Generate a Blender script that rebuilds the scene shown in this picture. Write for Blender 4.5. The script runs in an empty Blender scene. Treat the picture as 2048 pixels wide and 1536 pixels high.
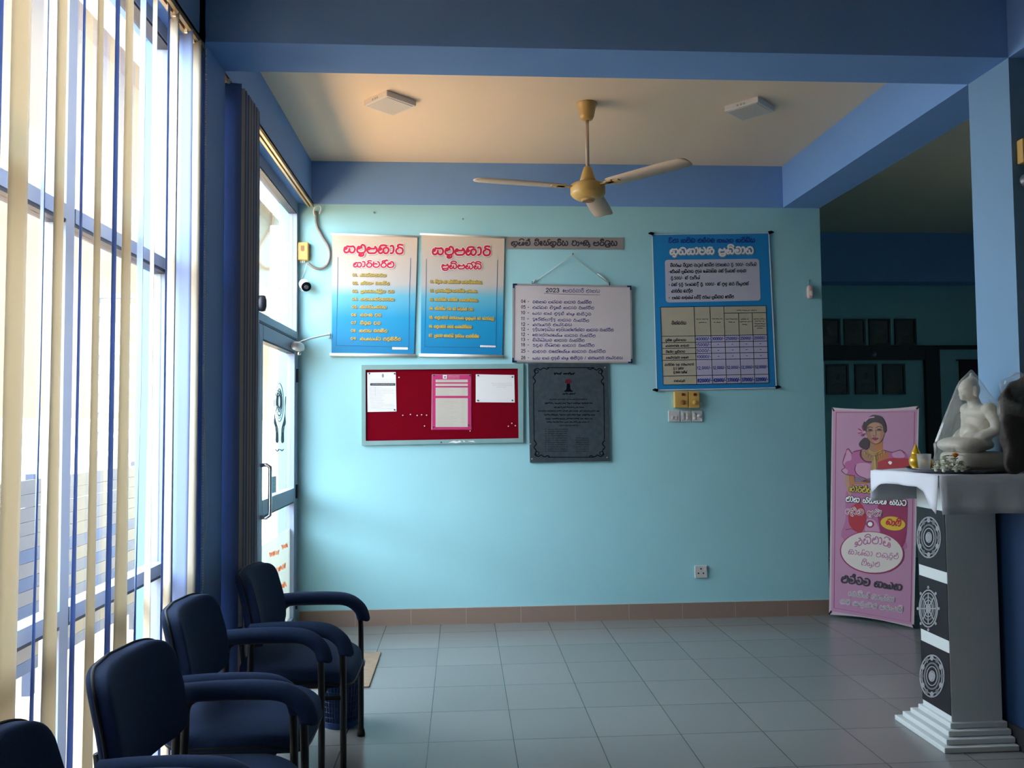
import bpy, bmesh, math, random
from mathutils import Vector, Matrix
random.seed(7)
SC = bpy.context.scene
COL = SC.collection

# ------------------------------------------------------------------ camera
FPX, YAW, PITCH, ROLL = 1633.64, 0.06190623, 0.0457205, -0.00828664
EYE = Vector((0, 0, 1.5))
BACK = 6.166                       # the far end wall stands at y = BACK
def cam_axes():
    cy, sy, cp, sp, cr, sr = math.cos(YAW), math.sin(YAW), math.cos(PITCH), math.sin(PITCH), math.cos(ROLL), math.sin(ROLL)
    F = Vector((sy*cp, cy*cp, sp)); R = Vector((cy, -sy, 0)); U = R.cross(F)
    return cr*R + sr*U, -sr*R + cr*U, F
CR, CU, CF = cam_axes()
cam = bpy.data.cameras.new('camera'); cam.sensor_fit = 'HORIZONTAL'; cam.sensor_width = 36; cam.lens = FPX/2048*36
cam.clip_start = 0.05; cam.clip_end = 200
camo = bpy.data.objects.new('camera', cam); COL.objects.link(camo)
camo.matrix_world = Matrix(((CR.x, CU.x, -CF.x, EYE.x), (CR.y, CU.y, -CF.y, EYE.y), (CR.z, CU.z, -CF.z, EYE.z), (0, 0, 0, 1)))
SC.camera = camo

# ------------------------------------------------------------------ world, sun, exposure
w = bpy.data.worlds.new('sky'); SC.world = w; w.use_nodes = True
bg = w.node_tree.nodes['Background']
bg.inputs[0].default_value = (0.70, 0.86, 1.0, 1); bg.inputs[1].default_value = 6.0
sun = bpy.data.lights.new('sun', 'SUN'); sun.energy = 19.0; sun.color = (1.0, 0.84, 0.64); sun.angle = 0.01
suno = bpy.data.objects.new('sun', sun); COL.objects.link(suno)
suno.rotation_euler = Vector((0.30, -0.55, 0.78)).to_track_quat('Z', 'Y').to_euler(); suno.location = (2, -6, 9)
def portal(name, y0, y1, z0, z1, x=-1.36):
    l = bpy.data.lights.new(name, 'AREA'); l.shape = 'RECTANGLE'; l.size = y1-y0; l.size_y = z1-z0
    l.cycles.is_portal = True
    o = bpy.data.objects.new(name, l); COL.objects.link(o)
    o.location = (x, (y0+y1)/2, (z0+z1)/2); o.rotation_euler = (math.pi/2, 0, -math.pi/2)
portal('window_daylight', 1.2, 3.53, .05, 3.13)
portal('doorway_daylight', 3.83, 6.15, .05, 3.13)
SC.view_settings.view_transform = 'Standard'; SC.view_settings.look = 'None'
SC.view_settings.exposure = 1.5; SC.view_settings.gamma = 1.0; SC.view_settings.use_curve_mapping = False
SC.cycles.use_denoising = True
SC.cycles.max_bounces = 8; SC.cycles.diffuse_bounces = 4; SC.cycles.glossy_bounces = 4; SC.cycles.transparent_max_bounces = 16
SC.cycles.caustics_reflective = False; SC.cycles.caustics_refractive = False
SC.cycles.sample_clamp_indirect = 6

# ------------------------------------------------------------------ materials
def lin(h):
    c = [int(h[i:i+2], 16)/255 for i in (0, 2, 4)]
    return tuple(x/12.92 if x <= .04045 else ((x+.055)/1.055)**2.4 for x in c)
M = {}
def mat(name, col, rough=.6, metal=0, spec=.5, noise=0, scale=6, bump=0, bscale=60, trans=0, coat=0):
    if isinstance(col, str): col = lin(col)
    m = bpy.data.materials.new(name); m.use_nodes = True; nt = m.node_tree
    b = nt.nodes['Principled BSDF']
    b.inputs['Base Color'].default_value = (*col, 1); b.inputs['Roughness'].default_value = rough
    b.inputs['Metallic'].default_value = metal; b.inputs['Specular IOR Level'].default_value = spec
    if coat: b.inputs['Coat Weight'].default_value = coat; b.inputs['Coat Roughness'].default_value = .05
    tc = nt.nodes.new('ShaderNodeTexCoord')
    if noise:
        n = nt.nodes.new('ShaderNodeTexNoise'); n.inputs['Scale'].default_value = scale; n.inputs['Detail'].default_value = 6
        nt.links.new(tc.outputs['Object'], n.inputs['Vector'])
        r = nt.nodes.new('ShaderNodeMapRange'); r.inputs[3].default_value = 1-noise; r.inputs[4].default_value = 1+noise
        nt.links.new(n.outputs['Fac'], r.inputs[0])
        v = nt.nodes.new('ShaderNodeVectorMath'); v.operation = 'SCALE'; v.inputs[0].default_value = col
        nt.links.new(r.outputs[0], v.inputs['Scale']); nt.links.new(v.outputs[0], b.inputs['Base Color'])
    if bump:
        n2 = nt.nodes.new('ShaderNodeTexNoise'); n2.inputs['Scale'].default_value = bscale; n2.inputs['Detail'].default_value = 4
        nt.links.new(tc.outputs['Object'], n2.inputs['Vector'])
        bp = nt.nodes.new('ShaderNodeBump'); bp.inputs['Strength'].default_value = bump; bp.inputs['Distance'].default_value = .01
        nt.links.new(n2.outputs['Fac'], bp.inputs['Height']); nt.links.new(bp.outputs[0], b.inputs['Normal'])
    if trans:
        out = nt.nodes['Material Output']; t = nt.nodes.new('ShaderNodeBsdfTranslucent'); t.inputs[0].default_value = (*col, 1)
        mx = nt.nodes.new('ShaderNodeMixShader'); mx.inputs[0].default_value = trans
        nt.links.new(b.outputs[0], mx.inputs[1]); nt.links.new(t.outputs[0], mx.inputs[2]); nt.links.new(mx.outputs[0], out.inputs[0])
    M[name] = m
    return m
def clear_mat(name, tint=(1, 1, 1), refl=.08, rough=.0, base=None, basew=0):
    m = bpy.data.materials.new(name); m.use_nodes = True; nt = m.node_tree; nt.nodes.clear()
    out = nt.nodes.new('ShaderNodeOutputMaterial'); t = nt.nodes.new('ShaderNodeBsdfTransparent'); t.inputs[0].default_value = (*tint, 1)
    g = nt.nodes.new('ShaderNodeBsdfGlossy'); g.inputs['Roughness'].default_value = rough; g.inputs[0].default_value = (1, 1, 1, 1)
    lw = nt.nodes.new('ShaderNodeLayerWeight'); lw.inputs[0].default_value = .5
    pw = nt.nodes.new('ShaderNodeMath'); pw.operation = 'POWER'; pw.inputs[1].default_value = 4.5; nt.links.new(lw.outputs['Facing'], pw.inputs[0])
    fr = nt.nodes.new('ShaderNodeMath'); fr.operation = 'MULTIPLY_ADD'; fr.inputs[1].default_value = .8; fr.inputs[2].default_value = .03
    nt.links.new(pw.outputs[0], fr.inputs[0])
    mx = nt.nodes.new('ShaderNodeMixShader')
    nt.links.new(fr.outputs[0], mx.inputs[0]); nt.links.new(t.outputs[0], mx.inputs[1]); nt.links.new(g.outputs[0], mx.inputs[2])
    last = mx
    if base:
        d = nt.nodes.new('ShaderNodeBsdfDiffuse'); d.inputs[0].default_value = (*base, 1)
        tl = nt.nodes.new('ShaderNodeBsdfTranslucent'); tl.inputs[0].default_value = (*base, 1)
        a = nt.nodes.new('ShaderNodeMixShader'); a.inputs[0].default_value = .5
        nt.links.new(d.outputs[0], a.inputs[1]); nt.links.new(tl.outputs[0], a.inputs[2])
        k = nt.nodes.new('ShaderNodeMixShader'); k.inputs[0].default_value = basew
        nt.links.new(mx.outputs[0], k.inputs[1]); nt.links.new(a.outputs[0], k.inputs[2]); last = k
    nt.links.new(last.outputs[0], out.inputs[0]); M[name] = m
    return m
def ramp_mat(name, stops, axis=2, lo=0, hi=1, rough=.45):
    """printed colour gradient along one of the object's own axes"""
    m = mat(name, (1, 1, 1), rough); nt = m.node_tree; b = nt.nodes['Principled BSDF']
    tc = nt.nodes.new('ShaderNodeTexCoord'); s = nt.nodes.new('ShaderNodeSeparateXYZ'); nt.links.new(tc.outputs['Object'], s.inputs[0])
    r = nt.nodes.new('ShaderNodeMapRange'); r.inputs[1].default_value = lo; r.inputs[2].default_value = hi
    nt.links.new(s.outputs[axis], r.inputs[0])
    c = nt.nodes.new('ShaderNodeValToRGB'); e = c.color_ramp.elements
    while len(e) < len(stops): e.new(.5)
    for k, (p, col) in zip(e, stops): k.position = p; k.color = (*lin(col), 1)
    nt.links.new(r.outputs[0], c.inputs[0]); nt.links.new(c.outputs[0], b.inputs['Base Color'])
    return m
import math
# stroke letters, in hundredths of the x-height: advance, then strokes; a stroke of three numbers is a ring
GL={
'ර':(92,[[30,62,14,52,8,28,24,4,50,0,76,10,85,40,74,66,48,74,28,84,28,102,50,110,80,104]]),
'ක':(128,[[22,52,13],[9,48,4,24,18,3,40,4,56,24,60,50],[60,50,62,20,80,1,104,8,118,36,110,62,88,70,62,58],[16,70,30,92,62,98,92,92]]),
'ත':(128,[[22,48,13],[9,46,4,22,20,2,42,5,60,28,66,48],[62,30,76,3,100,4,118,30,114,66,90,90,56,96,28,84]]),
'න':(124,[[22,48,13],[9,46,4,22,18,3,44,0,64,8,76,30],[98,48,16],[76,30,84,6,104,4,116,24,113,48]]),
'ම':(108,[[28,62,13],[15,64,8,40,12,14,34,0,64,0,92,12,102,44,94,80,70,98,54,84,58,60]]),
'ව':(104,[[22,88,46,100,78,92,96,58,88,18,54,0,20,10,8,40,24,58,46,54,52,36]]),
'බ':(106,[[14,84,34,94,42,74,24,62,10,38,22,8,54,0,88,14,98,50,86,84,62,98]]),
'ච':(104,[[22,88,46,100,78,92,96,58,88,18,54,0,20,10,8,36,30,46,60,50]]),
'ස':(132,[[20,52,12],[9,48,4,26,16,3,40,2,58,20,64,46],[64,46,66,18,84,1,110,6,124,34,120,62,104,76],[34,76,68,72,98,76]]),
'ප':(116,[[22,56,13],[9,54,4,28,22,2,58,0,92,4,110,28,106,60,90,78],[36,54,64,52,86,56]]),
'ඵ':(126,[[22,56,13],[9,54,4,28,22,2,58,0,92,4,110,28,106,60,90,78],[36,54,64,52,86,56],[92,30,112,44,124,30,110,16]]),
'ය':(122,[[12,86,26,92,34,78,18,62,6,36,14,6,40,0,58,22,60,56],[60,40,66,10,88,0,110,14,116,48,104,80,88,88]]),
'ල':(110,[[42,46,13],[30,52,10,62,6,34,20,6,54,0,88,12,100,46,88,82,56,98,26,90]]),
'ළ':(112,[[42,56,13],[10,70,6,40,20,18,54,14,88,26,98,54,86,88,56,98],[60,14,80,-10,62,-32,34,-26]]),
'ද':(86,[[72,84,44,98,16,84,10,56,32,42,60,50,68,30,52,10,30,2,44,-22,70,-26]]),
'ඳ':(112,[[14,60,6,36,22,14,40,30],[98,84,70,98,44,84,38,56,58,42,86,50,94,30,78,10,56,2,70,-22,96,-26]]),
'ධ':(110,[[16,88,8,56,12,16,40,0,76,4,100,30,98,74,76,96],[18,52,44,60,66,52]]),
'ඩ':(100,[[72,88,40,98,16,82,28,62,56,60,30,54,8,32,24,4,58,0,86,16,88,38]]),
'ට':(100,[[18,84,44,98,76,90,92,56,82,14,48,0,16,12,8,40]]),
'ණ':(158,[[20,52,12],[9,48,4,26,16,3,38,2,54,20,58,50],[58,50,62,14,78,2,96,14,100,50],[100,50,104,12,122,1,142,14,148,48,136,78,116,86]]),
'ග':(116,[[38,16,18,2,6,24,10,64,32,92,54,78,58,40],[58,70,76,96,102,82,110,40,96,6,70,2]]),
'ඟ':(134,[[38,16,18,2,6,24,10,64,32,92,54,78,58,40],[58,70,76,96,102,82,110,40,96,6,70,2],[110,60,128,48,128,20]]),
'හ':(124,[[22,50,13],[9,46,4,22,20,2,44,4,62,26,64,48],[64,40,74,6,98,2,116,26,108,54,84,64,76,84,94,100,116,92]]),
'භ':(124,[[20,64,11],[9,60,4,28,20,2,48,0,62,20,60,48],[62,22,80,0,106,8,118,40,104,80,74,96,40,90]]),
'ශ':(118,[[42,14,20,4,6,28,10,66,34,94,72,96,102,76,110,38,94,4,70,12,74,40,96,46]]),
'ෂ':(128,[[22,56,13],[9,54,4,28,22,2,58,0,92,4,112,28,118,60,98,78],[36,54,64,50,60,74,86,72]]),
'ජ':(122,[[14,84,34,94,42,74,24,62,10,38,22,8,52,2,64,30,60,54],[64,28,84,2,108,14,114,48,100,78,84,70]]),
'ඥ':(140,[[22,50,13],[9,46,4,22,20,2,44,4,60,26,62,60],[62,30,80,2,110,6,130,36,118,72,94,70]]),
'ඡ':(122,[[14,84,34,94,42,74,24,62,10,38,22,8,52,2,64,30,60,54],[64,28,84,2,108,14,114,48,100,78,84,70]]),
'ළු':(112,[[42,46,13]]),
'අ':(126,[[40,36,22,30,8,44,20,62,44,54,48,24,28,2,8,10],[48,40,64,8,92,2,114,24,112,62,86,70,62,56],[90,70,88,98,66,100]]),
'එ':(104,[[22,88,46,100,78,92,96,58,88,18,54,0,20,10,8,40,28,60,50,48,40,30]]),
'ඔ':(112,[[46,52,14],[32,54,8,60,6,30,24,4,60,0,94,14,104,52,88,88,54,98,28,88]]),
'ඉ':(112,[[30,74,14],[16,70,8,40,20,8,56,0,92,12,104,50,88,86,60,94]]),
'උ':(96,[[78,86,46,98,16,82,22,58,54,60,84,44,84,14,52,-2,18,10]]),
'ා':(56,[[10,88,30,94,44,76,46,40,36,10,14,4]]),
'ෙ':(60,[[30,42,13],[42,46,44,76,20,84,6,56,8,20,30,2,50,10]]),
'ැ':(54,[[8,62,30,70,42,50,40,16,24,-6,6,-2]]),
'ං':(48,[[24,48,17]]),
'ය්':(50,[[6,92,8,30,24,2,44,16,40,50,24,64]]),
'0':(78,[[38,98,12,78,10,30,38,2,66,30,64,78,38,98]]),
'1':(50,[[10,76,28,98,28,0]]),
'2':(74,[[8,74,22,96,52,94,62,70,40,36,8,2],[8,2,68,2]]),
'3':(72,[[8,86,32,98,58,84,52,58,28,52],[28,52,60,44,62,14,34,0,6,12]]),
'4':(78,[[52,0,52,98],[52,98,8,32],[8,32,72,32]]),
'5':(72,[[60,98,16,98],[16,98,12,56],[12,56,40,62,64,38,52,8,28,0,6,10]]),
'6':(74,[[58,94,28,80,10,44,16,8,42,0,64,22,56,50,30,52,12,34]]),
'7':(70,[[8,98,62,98],[62,98,26,0]]),
'8':(74,[[36,74,22],[36,27,26]]),
'9':(74,[[60,62,36,44,12,60,20,90,46,96,62,76,60,40,44,4]]),
'/':(50,[[6,-8,44,108]]),'-':(56,[[8,44,46,44]]),'.':(34,[[12,3,17,3]]),',':(34,[[16,4,8,-16]]),
'(':(40,[[32,112,12,70,12,30,32,-10]]),')':(40,[[8,112,28,70,28,30,8,-10]]),'·':(44,[[18,46,23,46]]),
'ථ':(106,[[14,84,34,94,42,74,24,62,10,38,22,8,54,0,88,14,98,50,86,84,62,98],[40,44,12]]),
'ඬ':(110,[[72,88,40,98,16,82,28,62,56,60,30,54,8,32,24,4,58,0,86,16,88,38,104,50]]),
' ':(52,[]),
}
ZW='\u200d'
def shape(s):
    """[(stroke in x-height units)], total advance"""
    out=[];x=0.0
    def put(g,dx=None):
        nonlocal x
        w,st=GL[g]
        for k in st: out.append((x,k))
        x+=w
    i=0;n=len(s)
    while i<n:
        c=s[i];i+=1
        if c in GL and not ('\u0dcf'<=c<='\u0ddf') and c!='ං':
            marks=[]
            while i<n and (s[i] in '\u0dca\u200d' or '\u0dcf'<=s[i]<='\u0dde' or (marks and marks[-1]==ZW and s[i] in 'රය')):
                marks.append(s[i]);i+=1
            m=''.join(marks)
            rak='\u0dca'+ZW+'ර' in m; yan='\u0dca'+ZW+'ය' in m
            m=m.replace('\u0dca'+ZW+'ර','').replace('\u0dca'+ZW+'ය','')
            pre=any(k in m for k in '\u0dd9\u0dda\u0ddc\u0ddd\u0ddb')
            if pre: put('ෙ'); x+=6
            bx=x; put(c); w=GL[c][0]; cx=bx+w/2
            if '\u0dca' in m or '\u0dda' in m or '\u0ddd' in m:
                if c in 'මවබටඩධචඵල': out.append((bx+w*.45,[10,96,12,124,34,130,40,110,24,102]))
                else: out.append((bx+w-46,[14,84,22,112,48,124,60,112]))
            if '\u0dd2' in m: out.append((bx,[w*.18,102,w*.3,124,w*.55,132,w*.8,122,w*.9,104]))
            if '\u0dd3' in m:
                out.append((bx,[w*.18,102,w*.3,124,w*.55,132,w*.8,124,w*.9,106])); out.append((bx,[w*.84,116,11]))
            if '\u0dd4' in m:
                if c in 'කගතශභ': out.append((bx+w-20,[10,34,30,10,26,-22,4,-30])); x+=8
                else: out.append((bx+w*.5,[22,6,26,-22,4,-34,-16,-26]))
            if '\u0dd6' in m:
                if c in 'කගතශභ': out.append((bx+w-20,[10,34,30,10,26,-22,4,-34,-14,-22])); x+=8
                else: out.append((bx+w*.5,[22,6,26,-24,2,-38,-22,-30,-16,-14,0,-22]))
            if rak: out.append((bx,[w*.12,-8,w*.25,-26,w*.55,-32,w*.82,-22,w*.92,-4]))
            if yan: put('ය්')
            if '\u0dd0' in m: put('ැ')
            if '\u0dd1' in m: put('ැ')
            if '\u0dcf' in m or '\u0ddc' in m or '\u0ddd' in m: put('ා')
            x+=10
        elif c=='ං': put('ං');x+=10
        elif c==ZW: pass
        elif c in GL: put(c);x+=10
        else: raise KeyError(hex(ord(c))+' '+s)
    return out,x
ALIAS={'ආ':'අා','ඒ':'එ්'}
def smooth(pts,n=4):
    P=[pts[0]]+pts+[pts[-1]];o=[]
    for i in range(1,len(P)-2):
        a,b,c,d=P[i-1:i+3]
        for k in range(n):
            t=k/n
            o.append(tuple(.5*((2*b[j])+(c[j]-a[j])*t+(2*a[j]-5*b[j]+4*c[j]-d[j])*t*t+(3*b[j]-a[j]-3*c[j]+d[j])*t**3) for j in range(len(a))))
    o.append(pts[-1]);return o
def lines(s,n=4):
    for a,b in ALIAS.items(): s=s.replace(a,b)
    st,w=shape(s);o=[]
    for x,k in st:
        if len(k)==3: o.append([(x+k[0]+k[2]*math.cos(t*math.pi/5),k[1]+k[2]*math.sin(t*math.pi/5)) for t in range(11)])
        else:
            p=[(x+k[j],k[j+1]) for j in range(0,len(k),2)]
            o.append(smooth(p,n) if len(p)>2 else p)
    return o,w
# ------------------------------------------------------------------ mesh helpers
class MB:
    def __init__(s): s.v = []; s.f = []; s.m = []
    def add(s, vs, fs, m=0):
        k = len(s.v); s.v += [tuple(p) for p in vs]; s.f += [tuple(i+k for i in f) for f in fs]; s.m += [m]*len(fs); return s
    def box(s, a, b, m=0):
        x0, y0, z0 = (min(a[i], b[i]) for i in range(3)); x1, y1, z1 = (max(a[i], b[i]) for i in range(3))
        return s.add([(x0,y0,z0),(x1,y0,z0),(x1,y1,z0),(x0,y1,z0),(x0,y0,z1),(x1,y0,z1),(x1,y1,z1),(x0,y1,z1)],
              [(0,3,2,1),(4,5,6,7),(0,1,5,4),(1,2,6,5),(2,3,7,6),(3,0,4,7)], m)
    def tube(s, pts, r, n=8, m=0, sy=1.0, closed=False):
        P = [Vector(p) for p in pts]; N = len(P); rs = r if isinstance(r, (list, tuple)) else [r]*N
        T = [(P[(i+1) % N if closed else min(i+1, N-1)]-P[(i-1) % N if closed else max(i-1, 0)]).normalized() for i in range(N)]
        up = Vector((0, 0, 1)) if abs(T[0].z) < .9 else Vector((0, 1, 0))
        A = T[0].cross(up).normalized(); vs = []
        for i in range(N):
            A = (A-T[i]*A.dot(T[i])).normalized(); B = T[i].cross(A)
            for k in range(n):
                t = 2*math.pi*k/n; vs.append(P[i]+A*(rs[i]*math.cos(t)*sy)+B*(rs[i]*math.sin(t)))
        fs = [(i*n+k, i*n+(k+1) % n, (i+1)*n+(k+1) % n, (i+1)*n+k) for i in range(N-1) for k in range(n)]
        if closed: fs += [((N-1)*n+k, (N-1)*n+(k+1) % n, (k+1) % n, k) for k in range(n)]
        else: fs += [tuple(range(n-1, -1, -1)), tuple((N-1)*n+k for k in range(n))]
        return s.add(vs, fs, m)
    def lathe(s, prof, c=(0, 0, 0), n=24, m=0, axis='z', sx=1, sy=1):
        vs = []
        for r, z in prof:
            for k in range(n):
                t = 2*math.pi*k/n; x, y = r*math.cos(t)*sx, r*math.sin(t)*sy
                p = (x, y, z) if axis == 'z' else ((x, -z, y) if axis == 'y' else (z, x, y))
                vs.append((c[0]+p[0], c[1]+p[1], c[2]+p[2]))
        N = len(prof)
        fs = [(i*n+k, i*n+(k+1) % n, (i+1)*n+(k+1) % n, (i+1)*n+k) for i in range(N-1) for k in range(n)]
        if prof[0][0] > 1e-5: fs.append(tuple(range(n-1, -1, -1)))
        if prof[-1][0] > 1e-5: fs.append(tuple((N-1)*n+k for k in range(n)))
        return s.add(vs, fs, m)
    def ball(s, c, r, m=0, n=12, e=1.0, warp=None):
        """superellipsoid; e < 1 squares it off"""
        if not isinstance(r, (list, tuple)): r = (r, r, r)
        sg = lambda a: math.copysign(abs(a)**e, a); vs = []
        for i in range(n+1):
            v = -math.pi/2+math.pi*i/n
            for k in range(2*n):
                u = math.pi*k/n
                p = Vector((r[0]*sg(math.cos(v))*sg(math.cos(u)), r[1]*sg(math.cos(v))*sg(math.sin(u)), r[2]*sg(math.sin(v))))
                if warp: p = warp(p)
                vs.append(p+Vector(c))
        q = 2*n
        fs = [(i*q+k, i*q+(k+1) % q, (i+1)*q+(k+1) % q, (i+1)*q+k) for i in range(n) for k in range(q)]
        return s.add(vs, fs, m)
    def xf(s, mx):
        s.v = [tuple(mx @ Vector(p)) for p in s.v]; return s
    def build(s, name, mats, parent=None, loc=(0, 0, 0), rotz=0, smooth=False, bevel=0, subsurf=0):
        me = bpy.data.meshes.new(name); me.from_pydata(s.v, [], s.f)
        if not isinstance(mats, (list, tuple)): mats = [mats]
        for k in mats: me.materials.append(M[k] if isinstance(k, str) else k)
        me.polygons.foreach_set('material_index', s.m)
        if smooth: me.polygons.foreach_set('use_smooth', [True]*len(me.polygons))
        me.validate(); me.update()
        bm = bmesh.new(); bm.from_mesh(me)
        bmesh.ops.remove_doubles(bm, verts=bm.verts, dist=1e-6) if smooth else None
        bm.to_mesh(me); bm.free()
        o = bpy.data.objects.new(name, me); COL.objects.link(o); o.parent = parent
        o.location = loc; o.rotation_euler = (0, 0, rotz)
        if bevel:
            b = o.modifiers.new('bevel', 'BEVEL'); b.width = bevel; b.segments = 2; b.limit_method = 'ANGLE'
        if subsurf:
            b = o.modifiers.new('sub', 'SUBSURF'); b.levels = b.render_levels = subsurf
        return o
def tag(o, label, cat, group=None, kind=None):
    o['label'] = label; o['category'] = cat
    if group: o['group'] = group
    if kind: o['kind'] = kind
    return o
def thing(name, label, cat, loc=(0, 0, 0), rotz=0, group=None, kind=None):
    o = bpy.data.objects.new(name, None); COL.objects.link(o); o.location = loc; o.rotation_euler = (0, 0, rotz)
    o.empty_display_size = .1
    return tag(o, label, cat, group, kind)
def struct(name, mb, mats, label, cat, **k):
    return tag(mb.build(name, mats, **k), label, cat, None, 'structure')
def copy_tree(o, parent=None):
    c = o.copy(); COL.objects.link(c); c.parent = parent
    for ch in list(o.children): copy_tree(ch, c)
    return c
def ray(u, v): return (CF + CR*((u-1024)/FPX) - CU*((v-768)/FPX))
def on_plane(u, v, p, n):
    d = ray(u, v); n = Vector(n); return EYE + d*((Vector(p)-EYE).dot(n)/d.dot(n))
def on_wall(u, v, off=0.0): return on_plane(u, v, (0, BACK-off, 0), (0, 1, 0))
# a flat printed surface: what is drawn on it is set out in measurements taken off the photograph
class Canvas:
    def __init__(s, mb, org, scale, p, n, origin=(0, 0, 0), step=.0007, base=.001):
        s.mb, s.org, s.k, s.p, s.n = mb, org, scale, Vector(p), Vector(n).normalized(); s.o = Vector(origin); s.step = step; s.b = base; s.k_ = 0
    def at(s, u, v, L=0):
        return on_plane(s.org[0]+u/s.k, s.org[1]+v/s.k, s.p, s.n) + s.n*(s.b+s.step*L) - s.o
    def poly(s, pts, m=0, L=0):
        vs = [s.at(u, v, L) for u, v in pts]; s.mb.add(vs, [tuple(range(len(vs)))], m); return s
    def rect(s, u0, v0, u1, v1, m=0, L=0): return s.poly([(u0, v0), (u1, v0), (u1, v1), (u0, v1)], m, L)
    def oval(s, u, v, a, b, m=0, L=0, n=20, rot=0):
        cr, sr = math.cos(rot), math.sin(rot)
        return s.poly([(u+a*math.cos(t)*cr-b*math.sin(t)*sr, v+a*math.cos(t)*sr+b*math.sin(t)*cr) for t in (2*math.pi*i/n for i in range(n))], m, L)
    def blob(s, pts, m=0, L=0, n=4):
        """closed smooth outline"""
        q = pts; N = len(q); o = []
        for i in range(N):
            a, b, c, d = q[i-1], q[i], q[(i+1) % N], q[(i+2) % N]
            for k in range(n):
                t = k/n
                o.append(tuple(.5*((2*b[j])+(c[j]-a[j])*t+(2*a[j]-5*b[j]+4*c[j]-d[j])*t*t+(3*b[j]-a[j]-3*c[j]+d[j])*t**3) for j in (0, 1)))
        return s.poly(o, m, L)
    def line(s, pts, w, m=0, L=0, curve=False):
        if curve and len(pts) > 2: pts = smooth(list(pts), 4)
        P = [Vector((a, b)) for a, b in pts]; P = [p for i, p in enumerate(P) if i == 0 or (p-P[i-1]).length > 1e-6]
        if len(P) < 2: return s
        N = len(P); Lf = []; Rt = []
        for i in range(N):
            d = (P[min(i+1, N-1)]-P[max(i-1, 0)])
            if d.length < 1e-6: d = Vector((1, 0))
            d.normalize(); nn = Vector((-d.y, d.x))*(w/2); e = d*(w*.35) if i == N-1 else (-d*(w*.35) if i == 0 else Vector((0, 0)))
            Lf.append(P[i]+nn+e); Rt.append(P[i]-nn+e)
        s.k_ = (s.k_+1) % 12; up = lambda i: s.n*(s.k_*2.6e-5+i*3e-6)      # strokes that cross lie a hair apart
        vs = [s.at(p.x, p.y, L)+up(i) for i, p in enumerate(Lf)]+[s.at(p.x, p.y, L)+up(i) for i, p in enumerate(Rt)]
        s.mb.add(vs, [(i, i+1, N+i+1, N+i) for i in range(N-1)], m); return s
    def text(s, t, u0, v0, u1, v1, h, w, m=0, L=0, n=3, du=0, dv=0, arc=0):
        """letters of x-height h from the baseline start (u0,v0) to its end (u1,v1)"""
        ls, wd = lines(t, n); ang = math.atan2(v1-v0, u1-u0); ln = math.hypot(u1-u0, v1-v0); kx = ln/wd; ky = h/100
        ca, sa = math.cos(ang), math.sin(ang)
        for st in ls:
            q = []
            for x, y in st:
                a, b = x*kx, -y*ky - (arc*(1-(2*x/wd-1)**2) if arc else 0)
                q.append((u0+a*ca-b*sa+du, v0+a*sa+b*ca+dv))
            s.line(q, w, m, L)
        return s
    def scribble(s, u0, v0, u1, h, m=0, L=0, gap=.35, dens=1.0, v1=None):
        """a row of marks too small to read"""
        v1 = v0 if v1 is None else v1; u = u0
        while u < u1-h*.4:
            ln = h*random.uniform(1.0, 3.6); e = min(u+ln, u1); f = (u-u0)/max(u1-u0, 1e-6); y = v0+(v1-v0)*f
            q = []; x = u
            while x < e: q.append((x, y+random.uniform(-.32, .32)*h)); x += h*.34/dens
            if len(q) > 1: s.line(q, h*.3, m, L)
            u = e+h*gap*random.uniform(.8, 1.8)
        return s
def slab(mb, corners, n, t, m=0):
    """a sheet through four corners TL TR BR BL with thickness t behind it"""
    n = Vector(n).normalized(); a = [Vector(c) for c in corners]; b = [c-n*t for c in a]
    return mb.add(a+b, [(3,2,1,0),(4,5,6,7),(0,1,5,4),(1,2,6,5),(2,3,7,6),(3,0,4,7)], m)
# ------------------------------------------------------------------ the materials of the room
mat('wall_teal', (.36, .66, .71), .75, noise=.05, scale=2.5, bump=.05, bscale=90, spec=.3)
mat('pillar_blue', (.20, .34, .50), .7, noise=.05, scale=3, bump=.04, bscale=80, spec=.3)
mat('beam_blue', (.205, .385, .73), .7, noise=.05, scale=3, bump=.04, bscale=80, spec=.3)
mat('ceiling_cream', (.86, .70, .53), .8, noise=.04, scale=1.4, bump=.06, bscale=5, spec=.2)
mat('skirting_brown', (.30, .20, .155), .3, noise=.06, scale=9)
mat('grout', (.42, .36, .31), .8)
mat('dark_skirt', (.03, .028, .03), .35)
mat('wall_dim', (.035, .05, .075), .8)  # for unseen walls, coloured dark to cut bounced light
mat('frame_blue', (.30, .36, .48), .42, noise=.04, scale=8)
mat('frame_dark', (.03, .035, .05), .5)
mat('white_paint', (.80, .79, .76), .6, noise=.03, scale=4)
mat('tan_wall', (.10, .076, .048), .8, spec=0, noise=.05, scale=1.5)
mat('neighbour_white', (.42, .41, .39), .7, spec=0, noise=.05, scale=3)
mat('louvre_grey', (.13, .135, .14), .6, spec=.05)
mat('yard', (.55, .38, .22), .9, spec=0, noise=.12, scale=2)
mat('fence_blue', (.06, .075, .115), .6, spec=.05)
mat('fence_cream', (.16, .135, .095), .6, spec=.05)
mat('timber_dark', (.018, .02, .028), .5)
clear_mat('glass'); clear_mat('clear_plastic', base=(.85, .83, .78), basew=.15)
clear_mat('frosted', base=(.62, .66, .60), basew=.75)
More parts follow.
